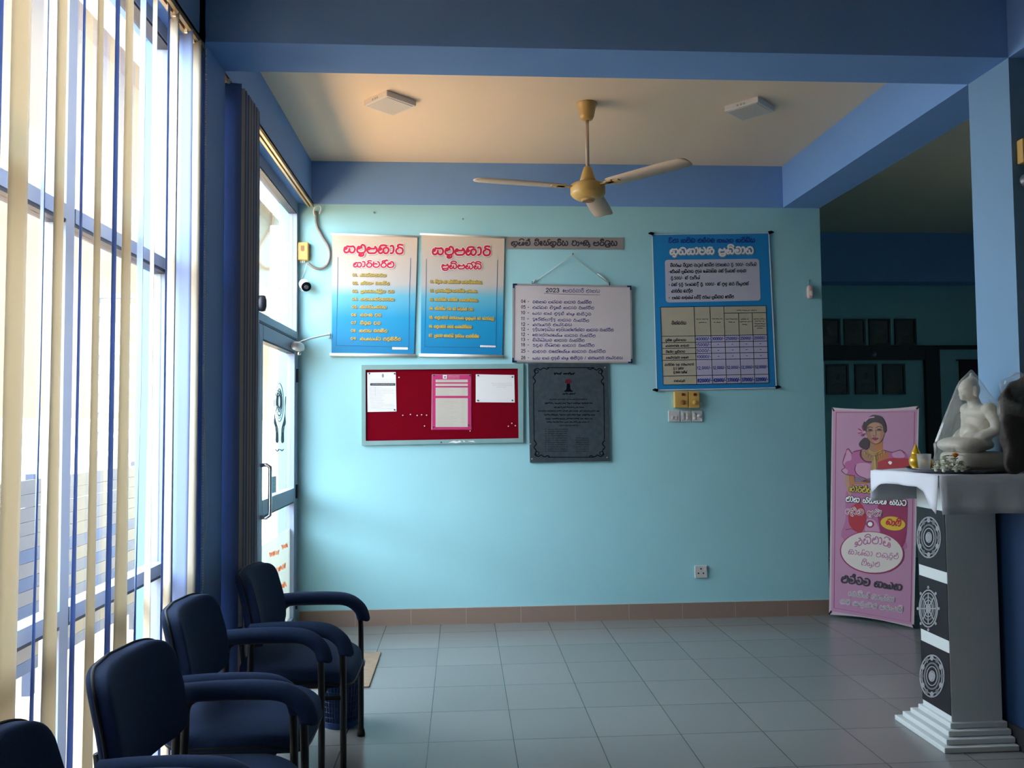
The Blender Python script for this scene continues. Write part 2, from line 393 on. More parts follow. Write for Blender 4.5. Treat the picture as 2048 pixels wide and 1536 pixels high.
# floor: square tiles, thin dark joints
def floor_mat():
    m = mat('floor_tile', (.33, .33, .32), .22, spec=.55); nt = m.node_tree; b = nt.nodes['Principled BSDF']
    tc = nt.nodes.new('ShaderNodeTexCoord'); mp = nt.nodes.new('ShaderNodeMapping'); mp.inputs['Location'].default_value = (.163, .08, 0)
    br = nt.nodes.new('ShaderNodeTexBrick'); br.offset = 0; br.squash = 1
    br.inputs['Scale'].default_value = 1; br.inputs['Brick Width'].default_value = .4; br.inputs['Row Height'].default_value = .4
    br.inputs['Mortar Size'].default_value = .0022; br.inputs['Mortar Smooth'].default_value = .2; br.inputs['Bias'].default_value = 0
    br.inputs['Color1'].default_value = (.20, .20, .192, 1); br.inputs['Color2'].default_value = (.225, .222, .212, 1); br.inputs['Mortar'].default_value = (.06, .057, .052, 1)
    nt.links.new(tc.outputs['Object'], mp.inputs[0]); nt.links.new(mp.outputs[0], br.inputs[0]); nt.links.new(br.outputs[0], b.inputs['Base Color'])
    n = nt.nodes.new('ShaderNodeTexNoise'); n.inputs['Scale'].default_value = 4; n.inputs['Detail'].default_value = 5
    nt.links.new(tc.outputs['Object'], n.inputs[0]); r = nt.nodes.new('ShaderNodeMapRange'); r.inputs[3].default_value = .2; r.inputs[4].default_value = .28
    nt.links.new(n.outputs[0], r.inputs[0]); nt.links.new(r.outputs[0], b.inputs['Roughness'])
floor_mat()

# ------------------------------------------------------------------ the room shell
ZT, ZC, XL, XR, XE = 3.148, 3.475, -1.12, 2.5127, 2.806
Y0, Y1 = 3.528, 3.825              # front beam, column and pillar
struct('floor', MB().box((-1.36, -2.75, -.12), (6.15, 8.75, 0)), 'floor_tile', 'grey tiled floor of the waiting hall', 'floor')
struct('ceiling', MB().box((-1.36, -2.75, ZC), (6.15, 8.75, ZC+.15)), 'ceiling_cream', 'cream plaster ceiling above the fan', 'ceiling')
struct('roof_slab', MB().box((-1.9, -3.2, ZC+.15), (6.6, 9.2, ZC+.3)), 'white_paint', 'flat roof slab over the ceiling', 'roof')
struct('wall_back', MB().box((-1.36, BACK, 0), (XE, BACK+.16, ZT)), 'wall_teal', 'pale teal end wall with banners and notice boards', 'wall')
struct('beam_back', MB().box((-1.36, BACK-.006, ZT), (XE, BACK+.16, ZC)), 'beam_blue', 'blue beam along the top of the teal end wall', 'beam')
struct('beam_right', MB().box((XR, -2.6, ZT), (XE, BACK-.006, ZC)), 'beam_blue', 'blue ceiling beam running back above the right pillar', 'beam')
struct('beam_front', MB().box((XL, Y0, ZT), (XR, Y1, ZC)), 'beam_blue', 'wide blue beam crossing the top of the view', 'beam')
struct('beam_left', MB().box((-1.36, -2.6, ZT), (XL, Y0, ZC)).box((-1.36, Y1, ZT), (XL, BACK-.006, ZC)), 'beam_blue', 'blue beam over the blinds and the glass door', 'beam')
mat('pillar_low_navy', (.010, .038, .105), .6)  # darker navy colour for the lower length of the pillar
struct('pillar_right', MB().box((XR, Y0, 1.1), (XE, Y1, ZT), 0).box((XR, Y0, 0), (XE, Y1, 1.1), 1), ['pillar_blue', 'pillar_low_navy'], 'square blue pillar behind the white statue', 'pillar')
struct('column_left', MB().box((-1.36, Y0, 0), (-1.095, Y1, ZC)), 'beam_blue', 'dark blue column between the window blind and the door', 'column')
struct('wall_left', MB().box((-1.36, -2.75, 0), (-1.2, 1.2, ZT)), 'wall_dim', 'dark wall before the window on the left', 'wall')
struct('wall_rear', MB().box((-1.36, -2.75, 0), (6.15, -2.6, ZC)), 'wall_dim', 'dark wall behind the viewer', 'wall')
struct('wall_right', MB().box((6.0, -2.6, 0), (6.15, 8.6, ZC)), 'wall_teal', 'teal wall closing the right side of the hall', 'wall')
struct('wall_far', MB().box((2.65, 8.6, 0), (6.15, 8.75, ZC)), 'wall_teal', 'dim teal wall of the back room beyond the passage', 'wall')
struct('wall_passage', MB().box((2.65, BACK+.16, 0), (XE, 8.6, ZC)), 'wall_teal', 'side wall of the dark passage', 'wall')
struct('beam_far', MB().box((XE, 8.35, 2.95), (6.0, 8.6, ZC)), 'beam_blue', 'dark blue beam in the back room', 'beam')
b = MB(); b.box((-1.2, BACK-.011, 0), (XE, BACK, .117))
x = -1.2
while x < XE:
    b.box((x, BACK-.0118, .001), (x+.004, BACK-.005, .117), 1); x += .408
b.box((-1.2, BACK-.0115, .116), (XE, BACK, .119), 1)
struct('baseboard_back', b, ['skirting_brown', 'grout'], 'brown tile skirting along the foot of the teal wall', 'baseboard')
struct('baseboard_pillar', MB().box((XR-.012, Y0-.012, 0), (XE+.012, Y1+.012, .1)), 'dark_skirt', 'black skirting around the foot of the right pillar', 'baseboard')
struct('trim_1', MB().box((3.5, 8.555, 2.13), (5.03, 8.6, 2.29)).box((3.5, 8.57, 2.245), (6.0, 8.6, 2.29)), 'timber_dark', 'dark timber rail between the two rows of portraits', 'trim')
struct('trim_2', MB().box((5.03, 8.55, 0), (5.19, 8.6, 2.245)), 'timber_dark', 'dark timber post in the back room', 'trim')
tag(MB().lathe([(.0, .035), (.022, .03), (.03, .012), (.03, 0)], (4.45, 8.555, 2.19), 16, 0, 'y').build('door_bell', 'frame_blue', smooth=True), 'small round bell on the dark rail between the portraits', 'bell')

# ------------------------------------------------------------------ glazing along the left side
GX0, GX1, GP = -1.275, -1.215, -1.245
def pane(parent, y0, y1, z0, z1, m='glass'):
    return MB().box((GP-.003, y0, z0), (GP+.003, y1, z1)).build('glass_pane', m, parent)
def bar(parent, name, y0, y1, z0, z1, dx=0):
    b = MB().box((GX0-dx, y0, z0), (GX1+dx, y1, z1))
    horiz = (y1-y0) > (z1-z0)
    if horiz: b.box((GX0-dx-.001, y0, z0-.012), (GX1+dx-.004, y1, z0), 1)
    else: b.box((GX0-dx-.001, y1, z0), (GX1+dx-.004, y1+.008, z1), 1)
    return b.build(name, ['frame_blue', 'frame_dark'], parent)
w1 = thing('window_1', 'tall blue framed window behind the vertical blind', 'window', kind='structure')
for y0, y1 in ((1.2, 1.26), (1.80, 1.855), (2.575, 2.63), (3.46, 3.528)): bar(w1, 'mullion', y0, y1, .0, 3.148)
for z0, z1 in ((0, .06), (.892, .938), (2.137, 2.183), (3.09, 3.148)):
    for y0, y1 in ((1.26, 1.80), (1.863, 2.575), (2.638, 3.46)): bar(w1, 'rail', y0, y1, z0, z1)
for y0, y1 in ((1.26, 1.80), (1.855, 2.575), (2.63, 3.46)):
    for z0, z1 in ((.06, .88), (.938, 2.125), (2.183, 3.078)): pane(w1, y0, y1, z0, z1)
w2 = thing('window_2', 'blue framed glazing beside and above the glass door', 'window', kind='structure')
for y0, y1, z1 in ((3.825, 3.88, 3.148), (4.93, 4.985, 3.148), (6.105, 6.155, 3.148)): bar(w2, 'mullion', y0, y1, 0, z1)
for y0, y1 in ((3.88, 4.93),):
    for z0, z1 in ((0, .06), (.892, .938)): bar(w2, 'rail', y0, y1, z0, z1)
for y0, y1 in ((3.88, 4.93), (4.985, 6.105)):
    bar(w2, 'rail', y0, y1, 2.125, 2.175); bar(w2, 'rail', y0, y1, 3.07, 3.148); pane(w2, y0, y1, 2.175, 3.058)
for z0, z1 in ((.06, .88), (.938, 2.113)): pane(w2, 3.888, 4.93, z0, z1)

mat('orange_print', (.95, .27, .08), .5, trans=.7); mat('ink_blue', (.012, .02, .045), .5); mat('sticker_blue', (.35, .55, .68), .5)
mat('chrome', (.75, .76, .78), .16, 1); mat('grey_metal', (.42, .43, .45), .4, .6); mat('pale_metal', (.7, .7, .7), .35, .3)
dr = thing('door_1', 'blue framed glass door with chrome pull handle and hands emblem', 'door', kind='structure')
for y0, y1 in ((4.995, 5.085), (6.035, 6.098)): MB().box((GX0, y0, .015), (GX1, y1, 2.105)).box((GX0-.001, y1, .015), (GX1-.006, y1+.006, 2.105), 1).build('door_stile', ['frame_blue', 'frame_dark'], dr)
for z0, z1 in ((.015, .1), (.935, 1.03), (2.02, 2.105)): bar(dr, 'door_rail', 5.092, 6.035, z0, z1)
pn = pane(dr, 5.085, 6.035, 1.03, 2.008)
lo = pane(dr, 5.085, 6.035, .74, .923); fr = pane(dr, 5.085, 6.035, .1, .74, 'frosted'); fr['label'] = 'frosted lower pane with orange lettering'
e = MB(); cv = Canvas(e, (480, 760), 3.071, (GP+.003, 0, 0), (1, 0, 0))
def ring(cu, cv_, a, b, w, m, L, n=22, rot=0): cv.line([(cu+a*math.cos(t)*math.cos(rot)-b*math.sin(t)*math.sin(rot), cv_+a*math.cos(t)*math.sin(rot)+b*math.sin(t)*math.cos(rot)) for t in (2*math.pi*i/n for i in range(n+1))], w, m, L)
ring(241, 138, 25, 118, 5, 0, 0); ring(240, 138, 18, 84, 6, 0, 0); ring(240, 132, 9, 40, 8, 0, 0); ring(240, 132, 13, 62, 5, 0, 0)
for k in range(10):
    t = 2*math.pi*k/10; cv.line([(240+9*math.cos(t), 132+40*math.sin(t)), (240+15*math.cos(t), 132+70*math.sin(t))], 5, 0, 0)
cv.line([(228, 205), (240, 218), (253, 205)], 4, 0, 0, True); cv.line([(230, 225), (240, 236), (250, 225)], 4, 0, 0, True)
for sx in (-1, 1):
    f = lambda u: 243+sx*u
    cv.blob([(f(39), 108), (f(33), 112), (f(30), 200), (f(24), 245), (f(13), 285), (f(9), 320), (f(9), 382), (f(26), 380), (f(26), 330), (f(29), 290), (f(37), 262), (f(34), 200)], 0, 1)
    cv.line([(f(25), 285), (f(18), 300), (f(18), 320)], 3, 1, 2, True)
cv.scribble(218, 435, 240, 30, 0, 0, v1=435); cv.scribble(248, 435, 268, 26, 0, 0)
e.build('door_emblem', ['ink_blue', 'white_paint'], dr)
e = MB(); cv = Canvas(e, (480, 760), 3.071, (GP+.003, 0, 0), (1, 0, 0))
cv.poly([(175, 598), (222, 588), (222, 690), (178, 700)], 0, 0); cv.line([(182, 640), (214, 630)], 3, 1, 1); cv.line([(182, 660), (214, 652)], 3, 1, 1)
e.build('door_sticker', ['sticker_blue', 'white_paint'], dr)
e = MB(); cv = Canvas(e, (480, 760), 3.071, (GP+.003, 0, 0), (1, 0, 0))
for (u0, v0, u1, v1, h) in ((180, 1075, 238, 1058, 44), (256, 1030, 292, 1012, 40), (206, 1180, 278, 1140, 44), (240, 1275, 282, 1250, 44)):
    n_ = int((u1-u0)/3.2); cv.line([(u0+(u1-u0)*i/n_, v0+(v1-v0)*i/n_+(h*.42 if i % 2 else -h*.42)*random.uniform(.6, 1)) for i in range(n_+1)], 7.5, 0, 0)
e.build('door_lettering', ['orange_print'], dr)
h = MB(); hx = GX1+.055
h.tube([(GX1-.01, 5.045, 1.245), (hx-.02, 5.045, 1.25), (hx, 5.05, 1.235), (hx, 5.05, 1.2), (hx, 5.05, .98), (hx, 5.05, .945), (hx-.02, 5.045, .93), (GX1-.01, 5.045, .935)], .012, 12)
h.build('door_handle', 'chrome', dr, smooth=True)
h = MB()
for z in (.2, 1.0, 1.85): h.lathe([(.009, -.05), (.009, .05)], (GX1+.008, 6.1, z), 10)
h.build('door_hinge', 'frame_dark', dr)
c = thing('door_closer', 'white door closer and rod at the top of the glass door', 'door closer')
MB().ball((GX1+.045, 5.93, 2.05), (.035, .12, .03), 0, 10, .6).build('closer_body', 'pale_metal', c, smooth=True)
MB().lathe([(.012, -.02), (.012, .02)], (GX1+.045, 5.98, 2.012), 10).build('closer_spindle', 'chrome', c, smooth=True)
p = on_wall(662, 670, .02)
MB().tube([(GX1+.045, 5.98, 2.085), (-1.1, 6.08, 2.125), (p.x-.03, BACK-.03, p.z), (p.x, BACK-.022, p.z)], .007, 8).tube([(p.x-.01, BACK-.022, p.z-.03), (p.x-.01, BACK-.022, p.z+.02)], .008, 8).build('closer_rod', 'pale_metal', c, smooth=True)
bm_ = MB().lathe([(.0, .05), (.02, .045), (.028, .02), (.028, -.02), (.02, -.045), (0, -.05)], (GX1+.022, 4.96, 2.22), 12)
tag(bm_.build('frame_latch', 'timber_dark', smooth=True), 'small brown latch on the frame above the glass door', 'latch')

# ------------------------------------------------------------------ outdoors, seen through the glass
struct('ground_outside', MB().box((-14, -8, -.3), (-1.36, 26, -.14)), 'yard', 'sunlit yard outside the window', 'ground')
struct('wall_neighbour', MB().box((-6.3, 10, -.14), (-6, 26, 1.6), 0).box((-6.3, 10, 1.6), (-6, 26, 8.4), 1), ['neighbour_white', 'tan_wall'], 'cream and white building across the yard', 'wall')
struct('wall_low_unseen', MB().box((-6.25, -8, -.14), (-6.05, 10, 2.2)).box((-6.3, -8, 2.2), (-6.0, 10, 2.28)), 'neighbour_white', 'unseen white wall across the yard, kept low to let sky light in', 'wall')  # out of view, shaped low so sky light reaches the end wall
struct('eave_neighbour', MB().box((-6, 10, 7.75), (-5.2, 26, 7.95)), 'tan_wall', 'eave of the cream building across the yard', 'eave')
fc = thing('slat_fence', 'low fence of blue and cream horizontal slats outside the window', 'fence', (-2.6, 0, 0))
for k in range(7):
    z = .02+k*.165
    MB().box((-.02, 1.2, z), (.0, 9.5, z+.075), 0).build('slat', ['fence_blue' if k not in (5, 6) else 'fence_cream'], fc)
    MB().box((-.02, 1.2, z+.078), (-.0, 9.5, z+.16), 0).build('slat', ['fence_cream'], fc)
for y in (2.0, 3.6, 5.2, 6.8, 8.4): MB().box((-.07, y, -.14), (-.021, y+.06, 1.2)).build('post', 'fence_blue', fc)
lv = thing('louvre_gate', 'tall louvred metal gate standing across the yard', 'gate', (-2.6, 9.6, 0))
MB().box((-1.6, -.03, -.14), (-1.54, .03, 3.0)).box((-.06, -.03, -.14), (0, .03, 3.0)).box((-1.6, -.03, 2.95), (0, .03, 3.0)).build('gate_frame', 'fence_blue', lv)
for k in range(13): MB().box((-1.54, -.01, .1+k*.22), (-.06, .02, .25+k*.22)).build('louvre', 'louvre_grey', lv)

# ------------------------------------------------------------------ vertical blinds
mat('slat_cream', (.72, .64, .50), .8, noise=.06, scale=3, trans=.42)
mat('slat_blue', (.25, .33, .56), .8, noise=.05, scale=3, trans=.38)
mat('rail_gold', (.50, .38, .20), .35, .6); mat('cord_white', (.82, .80, .74), .5)
def slat(parent, y, angs, m, zs, x=0.0, w=.0445, ys=None):
    """hanging fabric vane; angs are its turn at the top, the middle and the foot"""
    b = MB(); n = 14; vs = []; q = 5
    for i in range(n+1):
        t = i/n; z = zs[1]+(zs[0]-zs[1])*t
        a = angs[0]+(angs[1]-angs[0])*t*2 if t < .5 else angs[1]+(angs[2]-angs[1])*(t*2-1)
        yy = y if ys is None else y+ys*t*t
        for k in range(q):
            s = -1+2*k/(q-1); cu = .005*(1-s*s)
            ca, sa = math.cos(math.radians(a)), math.sin(math.radians(a))
            vs.append((x+s*w*sa+cu*ca, yy+s*w*ca-cu*sa, z))
    fs = [(i*q+k, i*q+k+1, (i+1)*q+k+1, (i+1)*q+k) for i in range(n) for k in range(q-1)]
    b.add(vs, fs); o = b.build('slat', m, parent, smooth=True)
    sd = o.modifiers.new('thick', 'SOLIDIFY'); sd.thickness = .0008
    MB().box((x-.006, y-.006, zs[1]-.004), (x+.006, y+.006, zs[1]+.02)).build('hanger', 'cord_white', o)
    MB().box((x-.002, (y if ys is None else y+ys)-.03, zs[0]-.012), (x+.002, (y if ys is None else y+ys)+.03, zs[0]-.001)).build('weight', 'cord_white', o)
    return o
BX = -1.118
def headrail(parent, y0, y1):
    b = MB().box((-.021, y0, 3.112), (-.006, y1, 3.146)).box((.006, y0, 3.112), (.021, y1, 3.146)).box((-.021, y0, 3.132), (.021, y1, 3.146))
    return b.build('headrail', 'rail_gold', parent)
bl = thing('vertical_blind', 'open vertical blind of alternating cream and blue slats over the window', 'blind', (BX, 0, 0))
headrail(bl, 1.3, 3.525)
SL = [('b', 1.36, (-30, -30, -30)), ('c', 1.47, (-12, -12, -8)), ('b', 1.58, (-32, -32, -34)), ('c', 1.69, (-10, -10, -6)), ('b', 1.80, (-33, -33, -33)), ('c', 1.91, (-8, -8, -4)),
      ('b', 2.022, (-21, -23, -17)), ('c', 2.118, (1, 1, -3)), ('b', 2.238, (-33, -31, -15)), ('c', 2.328, (-9, -10, 3)), ('b', 2.456, (-22, -22, -11)),
      ('c', 2.569, (-13, -11, -3)), ('b', 2.692, (-15, -14, -10)), ('c', 2.789, (-7, -2, 10)), ('b', 2.905, (-33, -34, -6)), ('c', 3.016, (-30, -28, -41)),
      ('b', 3.154, (-16, -18, -15)), ('c', 3.215, (-42, -37, -39)), ('b', 3.352, (-54, -60, -50)), ('c', 3.44, (-62, -62, -60)), ('b', 3.49, (-46, -44, -48))]
for c, y, a in SL: slat(bl, y, a, 'slat_cream' if c == 'c' else 'slat_blue', (.1, 3.105), ys=-.02)
def chain(parent, name, pts, r=.0042, gap=.011):
    """bead chain"""
    b = MB(); P = [Vector(p) for p in pts]; d = 0
    for a, c in zip(P, P[1:]):
        L = (c-a).length; k = 0
        while d < L:
            b.ball(a+(c-a)*(d/L), r, 0, 3); d += gap
        d -= L
    b.tube(pts, .0008, 4)
    return b.build(name, 'cord_white', parent, smooth=True)
chain(bl, 'bead_chain', [(.03, 3.518, 3.11), (.032, 3.515, 2.0), (.034, 3.512, 1.2), (.036, 3.518, .82), (.03, 3.505, .77)])
chain(bl, 'bead_chain', [(.024, 3.47, 3.11), (.026, 3.46, 1.6), (.02, 3.43, .95), (.024, 3.45, .80), (.03, 3.505, .77)], .0026)
MB().tube(smooth([(.03, 3.51, 1.75), (.042, 3.515, 1.35), (.05, 3.52, 1.12), (.04, 3.515, 1.0), (.03, 3.50, .98)]), .0016, 5).build('cord', 'cord_white', bl, smooth=True)
MB().lathe([(.0, -.03), (.009, -.022), (.007, .01), (0, .018)], (.03, 3.505, .762), 10).build('chain_weight', 'cord_white', bl, smooth=True)
b2 = thing('vertical_blind', 'vertical blind drawn back into a blue and cream stack by the door', 'blind', (BX, 0, 0))
headrail(b2, 3.83, 6.125)
for k in range(13):
    slat(b2, 3.862+k*.026+(.03 if k else 0), (90-(k > 0)*2, 90-k % 3, 90), 'slat_blue' if k % 2 == 0 else 'slat_cream', (.1, 3.105), x=.03+.001*(k % 3), w=.06)
chain(b2, 'bead_chain', [(-.02, 3.842, 3.11), (-.018, 3.842, 1.9), (-.016, 3.84, .9)])
# ------------------------------------------------------------------ things on the end wall
N = (0, -1, 0)
mat('paper', (.78, .74, .72), .7); mat('rod_white', (.80, .74, .68), .5); mat('red_print', (.55, .004, .035), .5); mat('white_print', (.88, .84, .80), .55)
mat('shadow_print', (.38, .34, .32), .6); mat('gold_print', (.52, .36, .07), .5); mat('dark_print', (.03, .028, .035), .55); mat('navy_print', (.02, .06, .19), .5)
mat('violet_ink', (.07, .06, .20), .5); mat('grey_print', (.28, .26, .26), .6); mat('brown_print', (.14, .09, .04), .6)
ramp_mat('banner_fade', [(0, '0079ac'), (.28, '0a8cb8'), (.46, '62acc0'), (.56, 'bdb2aa'), (1, 'd6bea4')], 2, 0, .93)
STAND = .016

def wall_thing(name, label, cat, u, v, group=None):
    p = on_wall(u, v); return thing(name, label, cat, (p.x, BACK, p.z), group=group), Vector((p.x, BACK, p.z))
def hanging_banner(name, label, corners, head, sub, lines, hu, su, frame, stk, org, k):
    """printed sheet between two rods; corners TL TR BR BL in photograph pixels"""
    t, o = wall_thing(name, label, 'banner', *corners[3])
    P = [on_wall(u, v, STAND) for u, v in corners]
    s = MB(); slab(s, [p-o for p in P], N, .0015, 0)
    c = Canvas(s, org, k, (0, BACK-STAND, 0), N, o)
    for (pts, w_) in frame: c.line(pts, w_, 1, 0)
    for txt, (u0, v0, u1, v1, h, wd) in ((head, hu), (sub, su)):
        c.text(txt, u0, v0, u1, v1, h, wd+9, 4, 1, du=5, dv=6); c.text(txt, u0, v0, u1, v1, h, wd+9, 3, 2); c.text(txt, u0, v0, u1, v1, h, wd, 2, 3)
    for txt, u0, v0, u1, v1 in lines:
        c.text(txt, u0, v0, u1, v1, 27, 11, 6, 1, n=2, du=2, dv=3); c.text(txt, u0, v0, u1, v1, 27, 6.5, 5, 2, n=2)
    c.poly(stk, 3, 1); u0, v0 = stk[0]; c.scribble(u0+6, v0+12, stk[1][0]-4, 8, 6, 2, v1=stk[1][1]+12)
    s.build('printed_sheet', ['banner_fade', 'navy_print', 'red_print', 'white_print', 'shadow_print', 'gold_print', 'brown_print'], t)
    for nm, a, b_, dz in (('hanging_rod', P[0], P[1], .004), ('bottom_rod', P[3], P[2], -.012)):
        d = (b_-a).normalized()*.012
        MB().tube([a-o-d+Vector((0, 0, dz)), b_-o+d+Vector((0, 0, dz))], .0125 if nm == 'bottom_rod' else .008, 10).build(nm, 'rod_white', t, smooth=True)
    return t
K7 = 1946/380
hanging_banner('hanging_banner', 'beige and blue hanging banner with nine lines, leftmost on the teal wall, beside the camera', [(664.5, 469), (835, 474.5), (828, 708), (663, 706)],
  'සමූපකාර', 'සාරධර්ම',
  [('01. ආත්මාධාරය', 332, 574, 678, 580), ('02. ස්වයං වගකීම', 332, 658, 714, 662), ('03. ප්‍රජාතන්ත්‍රීය බව', 330, 740, 762, 745), ('04. සමානාත්මතාවය', 330, 822, 762, 826), ('05. ස්වාධීනත්වය', 328, 903, 684, 906),
   ('06  අවංක බව', 322, 984, 630, 988), ('07  විවෘත බව'.replace('ෘ', 'ු'), 320, 1066, 622, 1070), ('08  සමාජ වගකීම', 318, 1146, 692, 1150), ('09  අන්‍යයන්ට ගරුකිරීම', 316, 1228, 830, 1235)],
  (244, 334, 864, 348, 86, 21), (342, 482, 766, 486, 60, 16),
  [([(184, 380), (180, 700), (166, 1285), (910, 1302), (918, 720), (930, 390)], 5)], [(740, 1302), (900, 1305), (900, 1328), (740, 1326)], (640, 440), K7)
hanging_banner('hanging_banner', 'beige and blue hanging banner with seven lines, between the other banner and the white board', [(843, 469), (1009, 476), (1004.5, 710), (841.5, 707)],
  'සමූපකාර', 'ප්‍රතිපත්ති',
  [('01. විවෘත හා ස්වේච්ඡා සාමාජිකත්වය.'.replace('ෘ', 'ු'), 1128, 642, 1664, 652), ('02. ප්‍රජාතන්ත්‍රීය සාමාජික පාලනය.', 1126, 734, 1616, 742), ('03. සාමාජික ආර්ථික සහභාගීත්වය.', 1124, 826, 1622, 836), ('04. ස්වාධීන බව හා නිදහස් බව.', 1122, 918, 1574, 928),
   ('05. සමූපකාර අධ්‍යාපනය පුහුණුව හා තොරතුරු', 1120, 1010, 1784, 1024), ('06. සමූපකාර අතර සහයෝගීතාව', 1118, 1102, 1556, 1110), ('07. ප්‍රජාව කෙරෙහි දක්වන සැලකිල්ල', 1116, 1196, 1630, 1206)],
  (1150, 354, 1756, 364, 86, 21), (1246, 498, 1662, 504, 58, 15),
  [([(1090, 400), (1086, 720), (1072, 1300), (1802, 1308), (1812, 720), (1820, 410)], 5)], [(1640, 1284), (1798, 1288), (1798, 1306), (1640, 1302)], (640, 440), K7)

# name strip
mat('strip_grey', (.40, .35, .33), .3, .3)
def flat_sign(name, label, cat, corners, off, t_, mats, draw, org, k, bevel=0, group=None, part=None):
    t, o = wall_thing(name, label, cat, *corners[3], group=group); s = MB()
    slab(s, [on_wall(u, v, off)-o for u, v in corners], N, t_, 0)
    c = Canvas(s, org, k, (0, BACK-off, 0), N, o)
    if draw: draw(c)
    s.build(part or 'printed_face', mats, t)
    return t, o
def d_strip(c):
    c.line([(148, 185), (1270, 190)], 3, 2, 0); c.line([(148, 290), (1270, 292)], 3, 2, 0); c.line([(580, 178), (590, 300)], 2, 2, 0)
    c.text('සුනිල් විජේසූරිය බැංකු පරිශ්‍රය', 166, 260, 1256, 262, 50, 11, 1, 1)
flat_sign('name_strip', 'narrow grey strip sign lettered in black above the hanging white board', 'sign', [(1012, 473.5), (1247, 475), (1247, 499), (1013, 498)], .008, .008, ['strip_grey', 'dark_print', 'grey_print'], d_strip, (990, 440), 5.12)

# white board hung from a nail by a cord
mat('board_white', (.60, .52, .52), .35); mat('alu', (.55, .5, .5), .35, .5); mat('corner_navy', (.012, .03, .09), .4); mat('string', (.55, .58, .56), .8)  # board face colour includes the pinkish tint it reflects
mat('steel', (.3, .3, .3), .4, .8)
t, o = wall_thing('white_board', 'white board of handwritten dates hanging by a cord under the strip sign', 'whiteboard', 1025, 725)
WB = [(1027, 569), (1261, 573), (1263, 725), (1026, 723)]; P = [on_wall(u, v, .018)-o for u, v in WB]
s = MB(); slab(s, P, N, .012, 0); c = Canvas(s, (990, 440), 5.12, (0, BACK-.018, 0), N, o)
c.text('2023', 520, 738, 662, 740, 40, 7.5, 1); c.text('පෙබරවාරි මාසය', 694, 740, 1076, 744, 32, 5, 3); c.line([(502, 752), (700, 760), (1076, 768)], 4, 3)
WL = [('04 -', 'එකසත පත්තල සභාව රැස්වීම', 848, 856, 990), ('05 -', 'මත්තල මිදුලේ සභාව රැස්වීම', 906, 914, 1018), ('10 -', 'ණය සහ මුදල් අනු කමිටුව', 964, 978, 988), ('11 -', 'දුරේක්පාදිද සභාව රැස්වීම', 1024, 1046, 966), ('12 -', 'අගනගර මණ්ඩලය', 1082, 1086, 790), ('12 -', 'දදියාදෙණිය දෙපියස්ගේස්ලා සභාව රැස්වීම', 1132, 1140, 1216),
      ('12 -', 'කොස්ගහහේන සභාව රැස්වීම', 1186, 1200, 1032), ('13 -', 'ලිහිණියව සභාව රැස්වීම', 1238, 1248, 920), ('18 -', 'උඩුල මිනිගල සභාව රැස්වීම', 1292, 1298, 1022), ('25 -', 'තලාව වතේහේන සභාව රැස්වීම', 1356, 1358, 1136), ('26 -', 'ණය සහ මුදල් අනු කමිටුව / අගනගර මණ්ඩලය', 1424, 1424, 1312)]
for a, b_, v0, v1, u1 in WL:
    c.text(a, 266, v0, 352, v0+2, 32, 5.4, 1, 0, n=2); c.text(b_, 384, v0+4, u1, v1, 26, 4.8, 3, 0, n=2)
s.build('writing_surface', ['board_white', 'dark_print', 'corner_navy', 'violet_ink'], t)
fr = MB()
def edge_bar(b_, A, B_, hw, d0, d1, m=0):
    A, B_ = Vector(A), Vector(B_); d = (B_-A).normalized(); n_ = Vector(N); sd = d.cross(n_)*hw
    q = [A-sd, B_-sd, B_+sd, A+sd]
    b_.add([p+n_*d0 for p in q]+[p+n_*d1 for p in q], [(3,2,1,0),(4,5,6,7),(0,1,5,4),(1,2,6,5),(2,3,7,6),(3,0,4,7)], m)
for i in range(4): edge_bar(fr, P[i], P[(i+1) % 4], .007, -.014, .004)
fr.build('board_frame', 'alu', t)
for p in P:
    dx = -.006 if p.x < .4 else .006; dz = -.006 if p.z < .3 else .006
    cb = MB(); cb.box((p.x+dx-(.0 if dx < 0 else .034), p.y-.006, p.z+dz-(.012 if dz > 0 else 0)), (p.x+dx+(.034 if dx < 0 else 0), p.y+.014, p.z+dz+(.012 if dz < 0 else 0)))
    cb.box((p.x+dx-(.0 if dx < 0 else .012), p.y-.006, p.z+dz-(.034 if dz > 0 else 0)), (p.x+dx+(.012 if dx < 0 else 0), p.y+.014, p.z+dz+(.034 if dz < 0 else 0)))
    cb.build('corner_cap', 'corner_navy', t)
a, n_, b_ = on_wall(1065, 566, .012)-o, on_wall(1144, 511, .014)-o, on_wall(1219, 568, .012)-o
MB().tube([a, n_, b_], .0028, 6).tube([b_, on_wall(1208, 556, .016)-o, on_wall(1195, 547, .016)-o], .005, 6).tube([a, on_wall(1072, 559, .016)-o], .006, 6).build('cord', 'string', t, smooth=True)
for p in (a, b_): MB().tube([p-Vector((0, 0, .015)), p+Vector((0, 0, .012))], .005, 6).build('cord_hook', 'dark_print', t)
p = on_wall(1145, 510)
tag(MB().lathe([(.003, 0), (.003, .024), (.007, .024), (.007, .027)], (p.x, BACK, p.z+.003), 8, 0, 'y').build('wall_nail', 'steel'), 'nail the white board hangs from, just under the strip sign', 'nail')
for u, v, lb in ((749, 426, 'small bare nail high over the left hanging banner'), (926, 439, 'small bare nail high over the right hanging banner')):
    p = on_wall(u, v); tag(MB().lathe([(.004, 0), (.004, .02), (.007, .02), (.007, .023)], (p.x, BACK, p.z), 8, 0, 'y').build('wall_nail', 'steel'), lb, 'nail')

